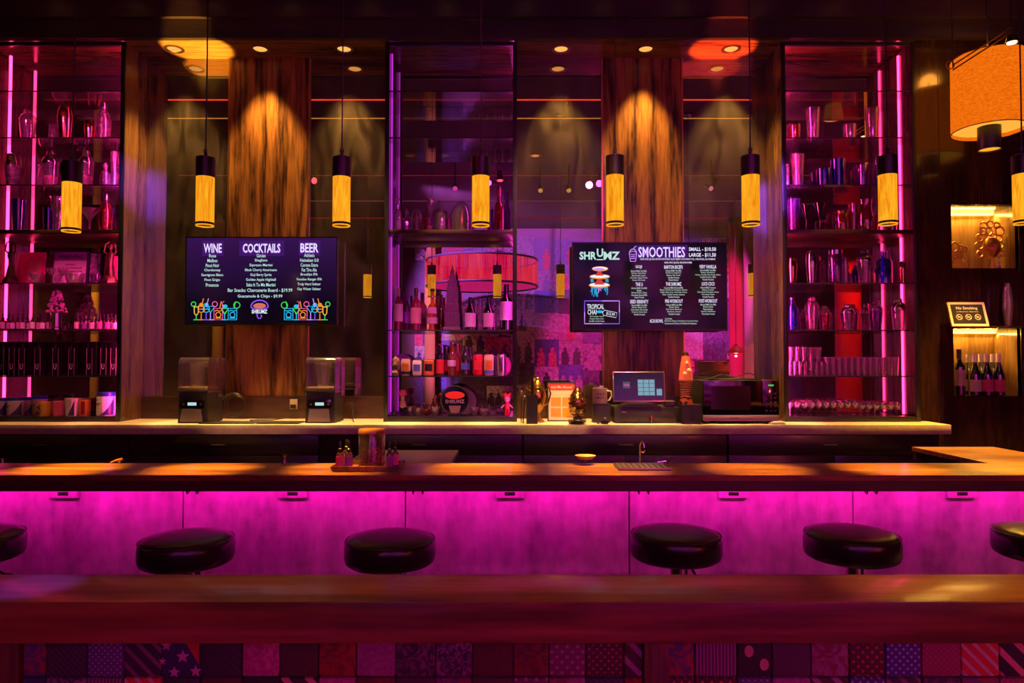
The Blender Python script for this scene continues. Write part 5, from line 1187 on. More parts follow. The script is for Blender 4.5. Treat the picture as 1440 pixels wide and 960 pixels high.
# tower model
p = spot_on(636, 5); h = hgt(372, 5); t = thing('tower_model', 'grey stepped skyscraper model among the bottles', 'model')
t.location = p
for (w_, z0, z1) in ((.150, 0, .05), (.128, .05, .26), (.110, .26, .40), (.100, .40, .66), (.080, .66, .76), (.056, .76, .84), (.034, .84, .92)):
    o = obj('tier', B().box(0, 0, (z0 + z1) / 2 * h, w_, w_ * .6, (z1 - z0) * h, .001), M_stone, t)
    if z1 - z0 > .05:
        b = B(); nw = max(3, int(w_ / .011))
        for k in range(nw): b.box(-w_ / 2 + (k + .5) * w_ / nw, -w_ * .3 - .0006, (z0 + z1) / 2 * h, w_ / nw * .42, .002, (z1 - z0) * h * .94)
        obj('window_bay', b, M_blackm, o, smooth=False, kind='stuff')
obj('spire', B().lathe([(0, h * .92), (.010, h * .92), (.006, h * .96), (.002, h), (0, h)], 8), M_stone, t)
# cans, beers, skull
def can(px, top, w, label, body, Y=6.05, band=None, txt=None, band2=None):
    p = spot_on(px, 6, Y); h = zof(top, Y) - p.z; r = w / 2 * Y / F
    t = thing('drink_can', label, 'can', p)
    obj('body', B().lathe([(0, 0), (r * .78, 0), (r, h * .07), (r, h * .90), (r * .84, h * .97), (0, h * .97)], 24), body, t)
    o = obj('lid', B().lathe([(r * .82, h * .965), (r * .84, h), (r * .78, h), (r * .76, h * .975), (0, h * .975)], 20), M_steel, t)
    obj('pull_tab', B().box(0, -.004, h * .985, .010, .018, .002), M_steel, o)
    if band: arc_label(r, h * .28, h * .72, band, t, .8, 'printed_badge')
    if band2: arc_label(r, h * .08, h * .25, band2, t, 1.5, 'printed_band')
    if txt: text_obj('lettering', [(txt, 0, h * .5, h * .6, r * .7, .02, PI / 2)], M_ink, t, -r - .002)
can(570.5, 504, 13, 'beige can with dark emblem in front of the round plate', M_beige, band=M_orangep, band2=M_navy)
can(586.5, 506, 13, 'pale can with blue emblem', M_white, band=M_bluep); can(603, 505, 14.5, 'orange can with dark emblem', M_orangep, band=M_ink)
can(672, 498, 14, 'tall bright red can', pm('red_can', (.75, .02, .03), .25, .4), band=M_redd); can(687.5, 498, 13.5, 'tall cream can with orange stripe', M_beige, band=M_orangep, band2=M_bluep)
can(705, 498, 12.5, 'tall silver can lettered on its side', M_steel, txt='FINDING'); can(697, 500, 9, 'purple can between the cream and silver cans', M_purple, Y=6.14)
bottle(619, 483, 11.5, 6, G_dark, M_redd, M_redd, 'dark beer bottle with red label beside the orange can', 'beer bottle', 'beer', lz=(.06, .5)); bottle(627, 485, 9, 6, G_dark, M_redd, M_redp, 'dark beer bottle with red neck behind the cans', 'beer bottle', 'beer', Y=6.16)
bottle(635.5, 481, 12, 6, G_amber, M_gold, M_white, 'amber beer bottle with white label, tallest in the row', 'beer bottle', 'beer', lz=(.28, .46)); bottle(643, 483, 9.5, 6, G_amber, M_gold, M_redp, 'amber beer bottle partly behind the tallest one', 'beer bottle', 'beer', Y=6.15)
bottle(654.5, 486, 13, 6, G_green, M_green, M_bluep, 'green beer bottle with dark label left of the red can', 'beer bottle', 'beer', lz=(.2, .42)); bottle(661, 488, 8, 6, G_green, M_green, None, 'green beer bottle behind the red can', 'beer bottle', 'beer', Y=6.16)
p = spot_on(556.5, 6, 6.0); h = hgt(501, 6, 6.06)
t = thing('sugar_skull', 'painted skull ornament at the left shelf end', 'skull', p)
obj('cranium', B().sphere((0, 0, h * .60), (.038, .045, h * .40), 20, 14), pm('painted_skull', (.45, .25, .25), .4, vary=.7, vscale=40), t)
obj('jaw', B().span(-.026, .026, -.046, .01, 0, h * .34, .008), MATS['painted_skull'], t)
for s in (-1, 1): obj('eye_socket', B().sphere((s * .018, -.042, h * .5), (.012, .010, .013), 12, 8), M_ink, t)
obj('nose_hole', B().box(0, -.05, h * .36, .009, .006, .014), M_ink, t); 
b = B()
for k in range(6): b.box(-.02 + k * .008, -.047, h * .18, .0065, .004, h * .12, .001)
obj('teeth', b, M_cream, t)
p = spot_on(566, 6, 6.2); t = thing('round_plate', 'dark decorated plate standing behind the cans', 'plate', p)
R = 15 * 6.2 / F; obj('plate', B().lathe([(0, 0), (R * .6, .002), (R, .014), (R, .017), (R * .6, .006), (0, .004)], 32).xform(Matrix.Translation((0, 0, R)) @ Matrix.Rotation(PI / 2, 4, 'X')), M_purple, t); obj('stand', B().span(-.04, .04, -.02, .03, 0, .006), M_black, t)
p = spot_on(712.5, 6, 6.14); R = 6.0 * 6.12 / F; h = hgt(502, 6, 6.12)
t = thing('pink_speaker', 'oval glowing pink ornament at the shelf end', 'ornament', p)
obj('oval_body', B().sphere((0, .01, h / 2), (R, .02, h / 2), 20, 14), pm('pink_enamel', (1, .10, .5), .3), t); obj('oval_rim', B().torus((0, -.004, h / 2), R * .92, .005, 'Y', 28, 6, h / 2 / R), M_pinkp, t); obj('foot', B().span(-.02, .02, -.01, .02, 0, .004), M_black, t)
# bottom: tap sign, crystal bowls, figures
p = spot_on(640, 7, 6.02); R = 20 * 6.02 / F; 
t = thing('round_tap_sign', 'round black sign lettered SHRUMZ with red mushroom cap', 'sign', p)
obj('disc', B().lathe([(0, 0), (R, 0), (R, .03), (0, .03)], 40).xform(Matrix.Translation((0, 0, R * 1.04 + .012)) @ Matrix.Rotation(PI / 2, 4, 'X')), M_gloss, t)
obj('rim', B().torus((0, -.028, R * 1.04 + .012), R * .97, .006, 'Y', 40, 6), M_blackm, t)
b = B(); disc(b, 0, R * 1.46, R * .68, R * .26, -.0305, 24); obj('mushroom_cap', b, pm('red_neon_print', (.9, .03, .03), .3, emis=(1, .03, .02), es=.5), t, smooth=False)
text_obj('lettering', [('SHRUMZ', 0, R * 1.02, R * 1.34, R * .26, .03)], M_white, t, -.0310)
b = B(); v = [b.bm.verts.new((a * R, -.0308, c_ * R)) for a, c_ in ((-.42, .72), (.42, .72), (.26, .14), (-.26, .14))]; b.bm.faces.new(v); obj('mushroom_stem', b, pm('grey_print', (.45, .25, .35), .5), t, smooth=False)
obj('stand', B().span(-.06, .06, -.04, .05, 0, .02, .003), M_black, t)
p = spot_on(652, 7, 6.16); R2 = 19 * 6.16 / F; t = thing('silver_tray', 'round pink-lit metal tray standing behind the black sign', 'tray', p)
obj('dish', B().lathe([(0, 0), (R2 * .9, 0), (R2, .012), (R2, .015), (R2 * .9, .005), (0, .005)], 36).xform(Matrix.Translation((0, 0, R2)) @ Matrix.Rotation(PI / 2, 4, 'X')), M_steel, t); obj('foot', B().span(-.05, .05, -.02, .02, 0, .005), M_black, t)
vessel('coupe', 566, 572, 12, 7, G_dark, 'dark stemmed glass carrying the pink mushroom', A, Y=6.06)
p = spot_on(566, 7, 6.06); zz = zof(572, 6.06); t = thing('mushroom_ornament', 'pink mushroom ornament on a dark stemmed glass', 'ornament', Vector((p.x, 6.06, zz)))
hh = zof(547, 6.06) - zz
obj('cap', B().lathe([(.0, hh), (.022, hh * .97), (.038, hh * .80), (.040, hh * .64), (.0, hh * .60)], 18), M_pinkp, t); obj('stalk', B().lathe([(0, 0), (.034, 0), (.030, hh * .25), (.016, hh * .4), (.02, hh * .61), (0, hh * .62)], 14), M_skin, t)
for i, (px, top, w_, m_) in enumerate(((554, 579, 12, G_clear), (577, 571, 11, G_clear), (588, 573, 12, G_clear), (600, 575, 11, G_amber), (612, 571, 14, G_clear), (667, 572, 13, G_clear), (680, 574, 13, G_clear), (693, 577, 12, G_clear))):
    vessel('bowl', px, top, w_, 7, m_, ['faceted crystal bowl at the far left of the bottom shelf', 'faceted crystal bowl right of the mushroom ornament', 'faceted crystal bowl, third from the unit left post', 'amber crystal bowl left of the round sign', 'faceted crystal bowl touching the round sign at left',
           'faceted crystal bowl touching the round sign at right', 'faceted crystal bowl between two bowls at right', 'low crystal bowl beside the stemmed glasses'][i], 'bowl', Y=6.03 + .03 * (i % 2))
vessel('coupe', 702, 575, 11, 7, G_clear, 'gold-lit stemmed glass left of the red doll', A, Y=6.06)
vessel('decanter', 612, 555, 7, 7, M_gold, 'small golden bottle behind the crystal bowls', 'bottle', Y=6.15)
p = spot_on(713, 7, 6.04); h = hgt(552, 7, 6.04); t = thing('doll', 'small doll with red hair and red clothes', 'doll', p)
obj('body', B().lathe([(0, h * .28), (.022, h * .3), (.026, h * .45), (.02, h * .55), (.008, h * .60), (0, h * .6)], 14), M_redd, t)
for s in (-1, 1):
    obj('leg', B().lathe([(0, 0), (.013, 0), (.011, h * .3), (0, h * .32)], 10, (s * .012, 0, 0)), M_redp, t); obj('arm', B().tube([(s * .02, 0, h * .5), (s * .042, -.01, h * .38), (s * .05, -.015, h * .33)], .006, 6), M_skin, t)
hd = obj('head', B().sphere((0, 0, h * .73), (.028, .027, h * .15), 16, 10), M_skin, t)
for s in (-1, 1): obj('eye', B().sphere((s * .010, -.025, h * .74), .004, 8, 6), M_ink, hd)
b = B().sphere((0, .006, h * .80), (.031, .028, h * .14), 14, 10)
for k in range(5): b.ico((-.026 + k * .013, .0, h * (.9 + .04 * math.sin(k * 2))), (.010, .012, h * .08))
obj('hair', b, M_redd, t)

# ---- right unit
vessel('tumbler', 1117, 178, 18, 1, G_red, 'short pink-lit tumbler at the top left of right unit', A); vessel('pint', 1143.5, 153, 20, 1, G_clear, 'tall mixing glass left of the reflected amber lamp', A)
vessel('tumbler', 1195, 176, 18, 1, G_clear, 'short rounded tumbler right of the reflected amber lamp', A); vessel('pint', 1227, 153, 20, 1, G_clear, 'tall mixing glass beside the right light strip', A)
vessel('ribtumbler', 1107.5, 231, 6, 2, G_clear, 'thin tumbler against the right unit post', A); vessel('pint', 1122, 218, 19, 2, G_frost, 'textured crystal mixing glass on second glass shelf', A)
vessel('tumbler', 1158, 238, 20, 2, G_blue, 'short dark blue tumbler left of the tall blue glass', A); vessel('pint', 1178.5, 225, 21, 2, G_blue, 'tall dark blue mixing glass', A)
vessel('ribtumbler', 1211.5, 233, 19, 2, G_purple, 'fluted purple tumbler right of the tall blue glass', A); vessel('pint', 1235, 222, 12, 2, G_purple, 'slim purple glass left of the right pendant lamp', A)
vessel('pint', 1115, 281, 21, 3, G_purple, 'tall purple glass at the left of the thick right shelf', A)
vessel('martini', 1134, 289, 15, 3, G_dark, 'dark martini glass right of the purple glass', A); vessel('martini', 1153, 286, 16, 3, G_dark, 'dark martini glass left of the amber jar', A)
vessel('jar', 1184, 297, 17, 3, G_amber, 'amber bubbled glass jar with dark lid', 'jar', mat2=M_gold); vessel('ribtumbler', 1200, 287, 13, 3, G_amber, 'amber ribbed glass between jar and red pitcher', A)
vessel('pitcher', 1217, 281, 26, 3, G_red, 'red glass pitcher with handle', 'pitcher'); vessel('tumbler', 1253, 300, 17, 3, G_red, 'pink glass hidden behind the right pendant lamp', A, Y=6.14)
S_ = 'shaker'
vessel('boston', 1113, 362, 17, 4, M_copper, 'short dark copper shaker beside the right unit post', S_); vessel('boston', 1141.5, 351, 15.5, 4, M_chrome, 'tall polished steel shaker on the right unit', S_)
vessel('jar', 1175.5, 352, 20, 4, G_purple, 'violet glass jar with metal lid', 'jar', mat2=M_chrome); vessel('tumbler', 1189, 362, 8, 4, G_clear, 'slim pink-lit glass beside the violet jar', A)
bottle(1203, 372, 10, 4, G_blue, M_chrome, None, 'small blue bottle left of the clear tall shaker', 'bottle', 'medicine', Y=6.22); vessel('shaker', 1216, 350, 20, 4, G_clear, 'tall clear glass shaker with steel cap', S_, mat2=M_chrome)
vessel('boston', 1229, 376, 8, 4, M_copper, 'tiny copper shaker left of the blue decanter', S_); bottle(1243.5, 353, 21, 4, G_blue, M_chrome, None, 'large cobalt blue decanter beside the light strip', 'decanter', 'medicine')
vessel('boston', 1269, 367, 10, 4, M_copper, 'small copper shaker right of the light strip', S_, Y=6.01)
bottle(1113.5, 419, 17, 5, G_blue, M_chrome, None, 'blue bottle-shaped shaker beside the right unit post', 'bottle', 'medicine'); vessel('shaker', 1142, 417, 20, 5, G_clear, 'tall clear shaker right of the blue bottle', S_)
vessel('shaker', 1160, 430, 15, 5, G_red, 'short pink-lit shaker beside the tall clear one', S_, mat2=G_clear); vessel('shaker', 1192, 427, 20, 5, G_clear, 'clear shaker with steel cap before the red reflection', S_, mat2=M_chrome)
vessel('shaker', 1232, 422, 19, 5, G_purple, 'dark purple shaker left of the light strip', S_); vessel('shaker', 1264, 419, 19, 5, G_clear, 'clear tapered shaker with steel cap at the shelf end', S_, mat2=M_chrome, Y=6.03)
# rows of glasses
for rw, Y in ((0, 6.02), (1, 6.16)):
    rn = ('front', 'back')[rw]
    for i in range(7): vessel('tumbler', 1111 + i * 7.4, 508, 8.2, 6, G_clear, 'short tumbler of the lower %s row at left, %s from the left' % (rn, ORD[i]), A, Y=Y, group='short tumblers on the right unit')
    for i in range(12): vessel('pint', 1163 + i * 8.7 + rw * 1, 502, 9.0, 6, G_clear, 'tall narrow glass in the %s row at right, %s from the left' % (rn, ORD[i]), A, Y=Y, group='tall narrow glasses on the right unit')
z_ = zof(508, 6.02) + .001
for i in range(5): vessel('pint', 1112 + i * 9.6, 488, 9.5, 6, G_clear, 'glass stacked on top of the short tumblers, %s from the left' % ORD[i], A, Y=6.02, z=z_, h=zof(488, 6.02) - z_, group='stacked glasses')
for rw, Y in ((0, 6.0), (1, 6.09), (2, 6.19)):
    rn = ('front', 'middle', 'back')[rw]
    for i in range(16): vessel('coupe', 1111 + i * 10.1 - rw * 2, 566 - rw * 2 + (3 if i > 9 else 0), 10, 7, G_clear, 'coupe glass on the bottom shelf %s row, %s from the left' % (rn, ORD[i]), A, Y=Y, group='coupe glasses on the bottom shelf')

# ================================================================== things on the stone counter
def ct(px, Y): return Vector((xof(px, 590, Y), Y, ZC + .001))
M_disp = em('small_display', (.55, .75, .85), .9)
def blender(px, label):
    Y = 5.80; K2 = Y / F
    t = thing('enclosed_blender', label, 'blender', ct(px, Y)); H = zof(502, Y) - ZC; hb = H * .46
    w2 = 29 * K2; off = -.035
    bs_ = obj('base', B().prism([(-w2 * .72, 0), (w2 * .72, 0), (w2 * .68, hb), (-w2 * .68, hb)], 0, .30), M_blackm, t, smooth=False)
    obj('base_front', B().prism([(-w2 * .56, .012), (w2 * .50, .012), (w2 * .42, hb * .46), (-w2 * .48, hb * .46)], -.022, .002), pm('silver_plastic', (.42, .38, .36), .35, .5) if 'silver_plastic' not in MATS else MATS['silver_plastic'], t, smooth=False)
    pn = obj('control_panel', B().span(-w2 * .60, w2 * .56, -.012, .002, hb * .50, hb * .78, .004), M_gloss, t)
    obj('display', B().span(-w2 * .22, w2 * .20, -.0135, -.0115, hb * .58, hb * .68), M_disp, pn, smooth=False)
    for s in (-1, 1): obj('knob', B().lathe([(0, 0), (.008, 0), (.008, .006), (0, .006)], 10).xform(Matrix.Translation((s * w2 * .42, -.012, hb * .62)) @ Matrix.Rotation(PI / 2, 4, 'X')), M_steel, pn)
    # sound enclosure: clear hood with rounded top front
    def hood(y0, y1, w_, z0, z1, r_):
        b = B(); pr = []
        for i in range(7): a = PI / 2 * i / 6; pr.append((y0 + r_ - r_ * math.cos(a), z1 - r_ + r_ * math.sin(a)))
        prof = [(y0, z0)] + pr + [(y1, z1), (y1, z0)]
        L = [b.bm.verts.new((-w_, y, z)) for y, z in prof]; R_ = [b.bm.verts.new((w_, y, z)) for y, z in prof]
        for i in range(len(prof) - 1): b.bm.faces.new((L[i], L[i + 1], R_[i + 1], R_[i]))
        b.bm.faces.new(L); b.bm.faces.new(R_[::-1])
        return b
    obj('sound_hood', hood(-.005, .17, w2 * .72, hb, H, .06), G_smoke, t)
    obj('hood_rear', hood(.18, .30, w2 * .70, hb * .8, H * .99, .03).xform(Matrix.Translation((.012, 0, 0))), G_smoke, t)
    obj('hood_latch', B().span(-w2 * .74, w2 * .74, -.012, .0, hb, hb + .02, .003), M_blackm, t)
    obj('light_band', B().span(-w2 * .66, w2 * .60, -.004, .05, hb + .02, hb + .048, .006), pm('pale_gasket', (.75, .58, .36), .4) if 'pale_gasket' not in MATS else MATS['pale_gasket'], t)
    j = obj('jug', B().lathe([(.045, hb + .05), (.05, hb + .06), (.068, H * .88), (.072, H * .92), (.066, H * .92), (.048, hb + .07), (0, hb + .07)], 8, (-.0, .085, 0), wob=None), G_clear, t, smooth=False)
    obj('jug_handle', B().tube([(.065, .085, H * .86), (.085, .085, H * .84), (.082, .085, H * .62), (.055, .085, H * .60)], .007, 6), M_blackm, j)
blender(271, 'smoky hooded blender left under the drinks menu')
blender(450, 'smoky hooded blender right under the drinks menu')
def cord(name, pts, r, label, mt=None):
    return tag(obj(name, B().tube([Vector(q) for q in pts], r, 7), mt or M_black), label, 'cord')
pb = at(326, 574, 6.12); pts = []
for i in range(46):
    a = i * .42; rr = .115 - .001 * i
    pts.append((pb.x + rr * math.cos(a), 6.13 + .0022 * i, ZC + .125 + rr * math.sin(a)))
cord('coiled_cord', pts, .0045, 'coiled black power cord beside the left blender')
e0 = ct(355, 6.05)
pts = [(xof(350, 590, 6.0), 6.02, ZC + .006), (xof(380, 590, 6.0), 6.05, ZC + .006), (xof(398, 585, 6.0), 6.10, ZC + .02), (xof(409, 577, 6.0), 6.22, ZC + .085)]
cord('power_cord', pts, .005, 'black power cord running to the pink wall outlet')
pts = [(xof(484, 590, 6.0) + .05 * math.cos(i * .5), 6.12 + .006 * i, ZC + .08 + .07 * math.sin(i * .5)) for i in range(16)] + [(xof(492, 590, 5.9), 6.02, ZC + .007), (xof(497, 590, 5.9), 5.9, ZC + .007)]
cord('loose_cord', pts, .004, 'looped black cord right of the right blender')
p = at(413, 568, MIR - .045)
t = thing('wall_outlet', 'pale wall outlet on the backsplash', 'outlet', p)
obj('plate', B().span(-.034, .034, -.004, .006, -.045, .045, .003), M_cream, t); obj('plug', B().span(-.024, .024, -.03, -.004, -.040, -.002, .004), M_black, t)
p = ct(355, 5.78)
t = thing('rubber_mat', 'thin black rubber mat between the two blenders', 'mat', p)
obj('mat', B().span(-.42, .40, -.06, .14, 0, .006, .002), M_blackm, t)
obj('grip_rib', B().span(-.41, .39, -.058, -.052, .006, .009).span(-.41, .39, .13, .136, .006, .009), M_black, t, smooth=False)
t = thing('pen', 'small pen lying before the rubber mat', 'pen', ct(352, 5.695)); obj('barrel', B().tube([(-.06, 0, .005), (.03, 0, .005)], .0045, 8), M_black, t); obj('tip', B().tube([(.03, 0, .005), (.06, 0, .005)], .0045, 8), M_chrome, t)

# trophy urn, black caddy with tools
def lathe_thing(nm, label, cat, loc, parts):
    t = thing(nm, label, cat, loc)
    for pn, prof, mt, sg in parts: obj(pn, B().lathe(prof, sg), mt, t)
    return t
Y = 5.90; h = zof(529, Y) - ZC; p = ct(756, Y)
t = lathe_thing('trophy_urn', 'golden two-handled trophy urn behind the black caddy', 'trophy', p, [
    ('foot', [(0, 0), (.055, 0), (.055, .012), (.03, .03), (.016, h * .2), (0, h * .2)], M_gold, 24), ('bowl', [(0, h * .19), (.018, h * .19), (.05, h * .3), (.066, h * .5), (.07, h * .62), (.058, h * .70), (.062, h * .74), (0, h * .74)], M_gold, 28),
    ('lid', [(0, h * .74), (.06, h * .745), (.045, h * .84), (.02, h * .90), (.012, h * .93), (.014, h * .96), (0, h)], M_gold, 24)])
for s in (-1, 1): obj('handle', B().tube([(s * .06, 0, h * .68), (s * .095, 0, h * .76), (s * .11, 0, h * .62), (s * .09, 0, h * .42), (s * .055, 0, h * .36)], .007, 8), M_gold, t)
Y = 5.76; p = ct(748, Y); h = zof(556, Y) - ZC
t = thing('tool_caddy', 'tall narrow black bar caddy holding tools', 'caddy', p)
b = B(); b.span(-.045, .045, -.04, .04, 0, .006).span(-.045, .045, -.04, -.036, .006, h).span(-.045, .045, .036, .04, .006, h).span(-.045, -.041, -.036, .036, .006, h).span(.041, .045, -.036, .036, .006, h); obj('box', b, M_blackm, t, smooth=False)
t = thing('bar_spoon', 'black-handled bar tool sticking out of the caddy', 'bar tool', p + Vector((0, 0, .008)))
obj('handle', B().tube([(.0, 0, h * .6), (.005, 0, h + .06), (.003, 0, h + .13)], [.007, .013, .011], 10), M_black, t); obj('blade', B().tube([(-.005, 0, 0), (0, 0, h * .6)], .004, 6), M_steel, t)
for k, (dx, top, lab) in enumerate(((-.072, .20, 'slim steel muddler leaning left of the caddy'), (-.088, .24, 'taller steel bar spoon left of the caddy'))):
    t = thing('steel_tool', lab, 'bar tool', p + Vector((dx, .01 + k * .03, 0)))
    obj('shaft', B().tube([(.0, 0, 0), (.012 - .01 * k, 0, top)], .005, 8), M_steel, t); obj('head', B().sphere((.012 - .01 * k, 0, top + .01), (.012, .012, .02), 10, 8), M_steel, t)
# promo sheet in a frame
t, hw, H = framed('promo_frame', 'framed orange-lit promo sheet with four pictures', 'sign', 770, 810, 533, 588, 7, M_blackm, M_cream, 5.97, .12, .010, z=ZC + .001)
obj('header_band', B().span(-hw + .012, hw - .012, -.0026, -.0016, H * .80, H - .012), M_redd, t, smooth=False)
text_obj('heading_text', [('Ask Me About!', 0, H * .875, hw * 1.5, H * .07, .01)], M_white, t, -.0032)
for i in range(2):
    for j in range(2): obj('picture', B().span(-hw * .75 + i * hw * .8, -hw * .05 + i * hw * .8, -.0026, -.0016, H * .12 + j * H * .27, H * .34 + j * H * .27), M_orangep, t, smooth=False)
# mosaic vase
m, n, l = nt('mirror_mosaic'); bs = n['Principled BSDF']; bs.inputs['Metallic'].default_value = 1; bs.inputs['Roughness'].default_value = .12; bs.inputs['Base Color'].default_value = (.85, .66, .38, 1)
Y = 5.86; p = ct(812, Y); h = zof(544, Y) - ZC; R = 12.5 * Y / F
t = thing('mosaic_ornament', 'round gold mirror-mosaic ornament before the promo sheet', 'ornament', p)
b = B(); rn = random.Random(2)
for i in range(9):
    th_ = PI * (i + .8) / 10
    nn = max(6, int(20 * math.sin(th_)))
    for j in range(nn):
        a = 2 * PI * j / nn; d = Vector((math.sin(th_) * math.cos(a), math.sin(th_) * math.sin(a), math.cos(th_)))
        pos = Vector((d.x * R, d.y * R, h * .52 + d.z * h * .40))
        rot = (d + Vector((rn.uniform(-.12, .12),) * 3)).to_track_quat('Z', 'Y').to_matrix()
        b.box(pos.x, pos.y, pos.z, .019, .019, .005, rot=rot)
obj('mosaic_tile', b, m, t, smooth=False, kind='stuff', label='small mirrored gold tiles'); obj('core', B().sphere((0, 0, h * .52), (R * .97, R * .97, h * .39), 20, 14), M_gold, t)
obj('crest', B().lathe([(0, h * .88), (R * .5, h * .88), (R * .3, h), (0, h)], 14), M_gold, t); obj('foot', B().lathe([(0, 0), (R * .55, 0), (R * .5, h * .14), (0, h * .14)], 20), M_black, t)
p = ct(811, 5.72)
t = thing('ashtray', 'small dark metal dish with clips before the mosaic ornament', 'dish', p)
obj('dish', B().lathe([(0, 0), (.055, 0), (.075, .02), (.08, .03), (.072, .03), (.05, .008), (0, .008)], 24), M_black, t)
for k in range(4): obj('clip', B().box(-.03 + k * .02, .0, .02 + .004 * (k % 2), .012, .05, .016, .003, rot=Matrix.Rotation(k * .7, 3, 'Z')), M_chrome, t)
# mug on black box
Y = 5.92; p = ct(845, Y); hb = zof(567, Y) - ZC; hw = 11.5 * Y / F
t = thing('black_block', 'matte black box under the mug', 'box', p); obj('body', B().span(-hw, hw, -.07, .07, 0, hb - .012, .003), M_blackm, t); obj('lid', B().span(-hw * 1.05, hw * 1.05, -.075, .075, hb - .012, hb, .003), M_black, t)
p = p + Vector((-.01, 0, hb + .001)); h = zof(545.5, Y) - p.z; R = 10.5 * Y / F
t = thing('mug', 'white lettered mug on the black box', 'mug', p)
obj('body', B().lathe([(0, 0), (R * .94, 0), (R, .006), (R, h), (R * .92, h), (R * .90, .01), (0, .01)], 28), M_cream, t); obj('handle', B().tube([(R * .96, 0, h * .82), (R * 1.5, 0, h * .78), (R * 1.6, 0, h * .45), (R * 1.3, 0, h * .2), (R * .96, 0, h * .18)], .008, 8), M_cream, t)
text_obj('lettering', [('HOLY', 0, h * .62, R * 1.0, h * .16, .02), ('MOLY', 0, h * .38, R * 1.0, h * .16, .02)], M_ink, t, -R - .001)
t = thing('sugar_packet', 'crumpled packets poking out of the mug', 'packet', p + Vector((0, 0, .012))); obj('packet', B().box(.01, 0, h * .62, .03, .004, h * .9, .0, rot=Matrix.Rotation(.2, 3, 'Y')), M_white, t); obj('fold', B().box(.01, -.004, h * .95, .028, .004, h * .25, rot=Matrix.Rotation(.3, 3, 'Y')), M_white, t)
p = ct(850, 5.71); t = thing('bottle_opener', 'small dark bar gadget with cable before the black box', 'gadget', p)
obj('body', B().box(0, 0, .018, .06, .05, .034, .008), M_black, t); obj('cap', B().sphere((.005, 0, .038), (.02, .02, .018), 12, 8), M_chrome, t); obj('cable', B().tube([(-.02, -.01, .008), (-.05, -.02, .006), (-.06, .01, .006), (-.04, .03, .006)], .004, 6), M_black, t)
# till
Y = 5.80; p = ct(910, Y); hd_ = zof(572.5, Y) - ZC; hw = 46 * Y / F
t = thing('cash_drawer', 'black cash drawer under the order tablet', 'cash drawer', p)
obj('body', B().span(-hw, hw, 0, .38, 0, hd_, .004), M_blackm, t)
d = obj('drawer', B().span(-hw * .80, hw * .86, -.010, .002, hd_ * .10, hd_ * .76, .003), M_blackm, t); obj('slot', B().span(-hw * .66, hw * .70, -.0112, -.0095, hd_ * .42, hd_ * .46), M_ink, d, smooth=False)
obj('badge', B().span(-hw * .78, -hw * .64, -.0115, -.0095, hd_ * .66, hd_ * .72), M_steel, d, smooth=False)
obj('lock', B().lathe([(0, 0), (.012, 0), (.012, .008), (0, .008)], 14).xform(Matrix.Translation((hw * .12, -.010, hd_ * .40)) @ Matrix.Rotation(PI / 2, 4, 'X')), M_gold, d); obj('key', B().box(hw * .12, -.022, hd_ * .24, .012, .004, .05, .001), M_gold, d)
p2 = p + Vector((0, .02, hd_ + .001)); 
z0 = zof(569, Y) - p2.z; z1 = zof(525.5, Y) - p2.z; x0 = xof(863, 560, Y) - p2.x; x1 = xof(937, 560, Y) - p2.x
t = thing('order_tablet', 'touch screen order tablet on the cash drawer', 'tablet', p2)
tl = Matrix.Rotation(-.16, 4, 'X')
hwt = (x1 - x0) / 2; hh = z1 - z0
def tb(b): return b.xform(Matrix.Translation(((x0 + x1) / 2, .0, z0 + .022)) @ tl)
obj('shell', tb(B().span(-hwt, hwt, 0, .016, 0, hh, .006)), M_steel, t); sc_ = obj('screen', tb(B().span(-hwt + .008, hwt - .008, -.0012, .001, .014, hh - .008)), pm('till_screen', (.004, .004, .006), .12, emis=(.006, .007, .010), es=.8, spec=.3), t, smooth=False)
b = B()
for i in range(3):
    for j in range(4): b.span(-.01 + i * .048, .034 + i * .048, -.0022, -.0012, .055 + j * .034, .086 + j * .034)
b.span(.145, .190, -.0022, -.0012, .055, .110); obj('button', tb(b), E_btn, sc_, smooth=False, kind='stuff')
b = B().span(-.135, -.075, -.0022, -.0012, .115, .170); obj('logo_tile', tb(b), em('till_logo', (.12, .10, .16), .8), sc_, smooth=False)
b = B(); text_into(b.bm, 'SHRUMZ', -.105, .142, .046, .016, -.0026, .02); obj('logo_text', tb(b), E_pink, sc_, smooth=False, kind='stuff')
obj('foot', B().prism([(x0 + .05, 0), (x1 - .04, 0), (x1 - .10, .03), (x0 + .12, .03)], -.05, .18), M_black, t, smooth=False)
p3 = Vector((xof(943, 570, 5.78), 5.83, ZC + hd_ + .002)); t = thing('card_reader', 'small card reader right of the order tablet', 'card reader', p3)
obj('body', B().span(-.040, .040, -.04, .06, 0, .045, .008), M_blackm, t); obj('display', B().span(-.03, .03, -.0412, -.039, .018, .034), M_gloss, t, smooth=False); obj('edge', B().span(-.041, .041, -.042, .062, .045, .05, .002), M_steel, t)
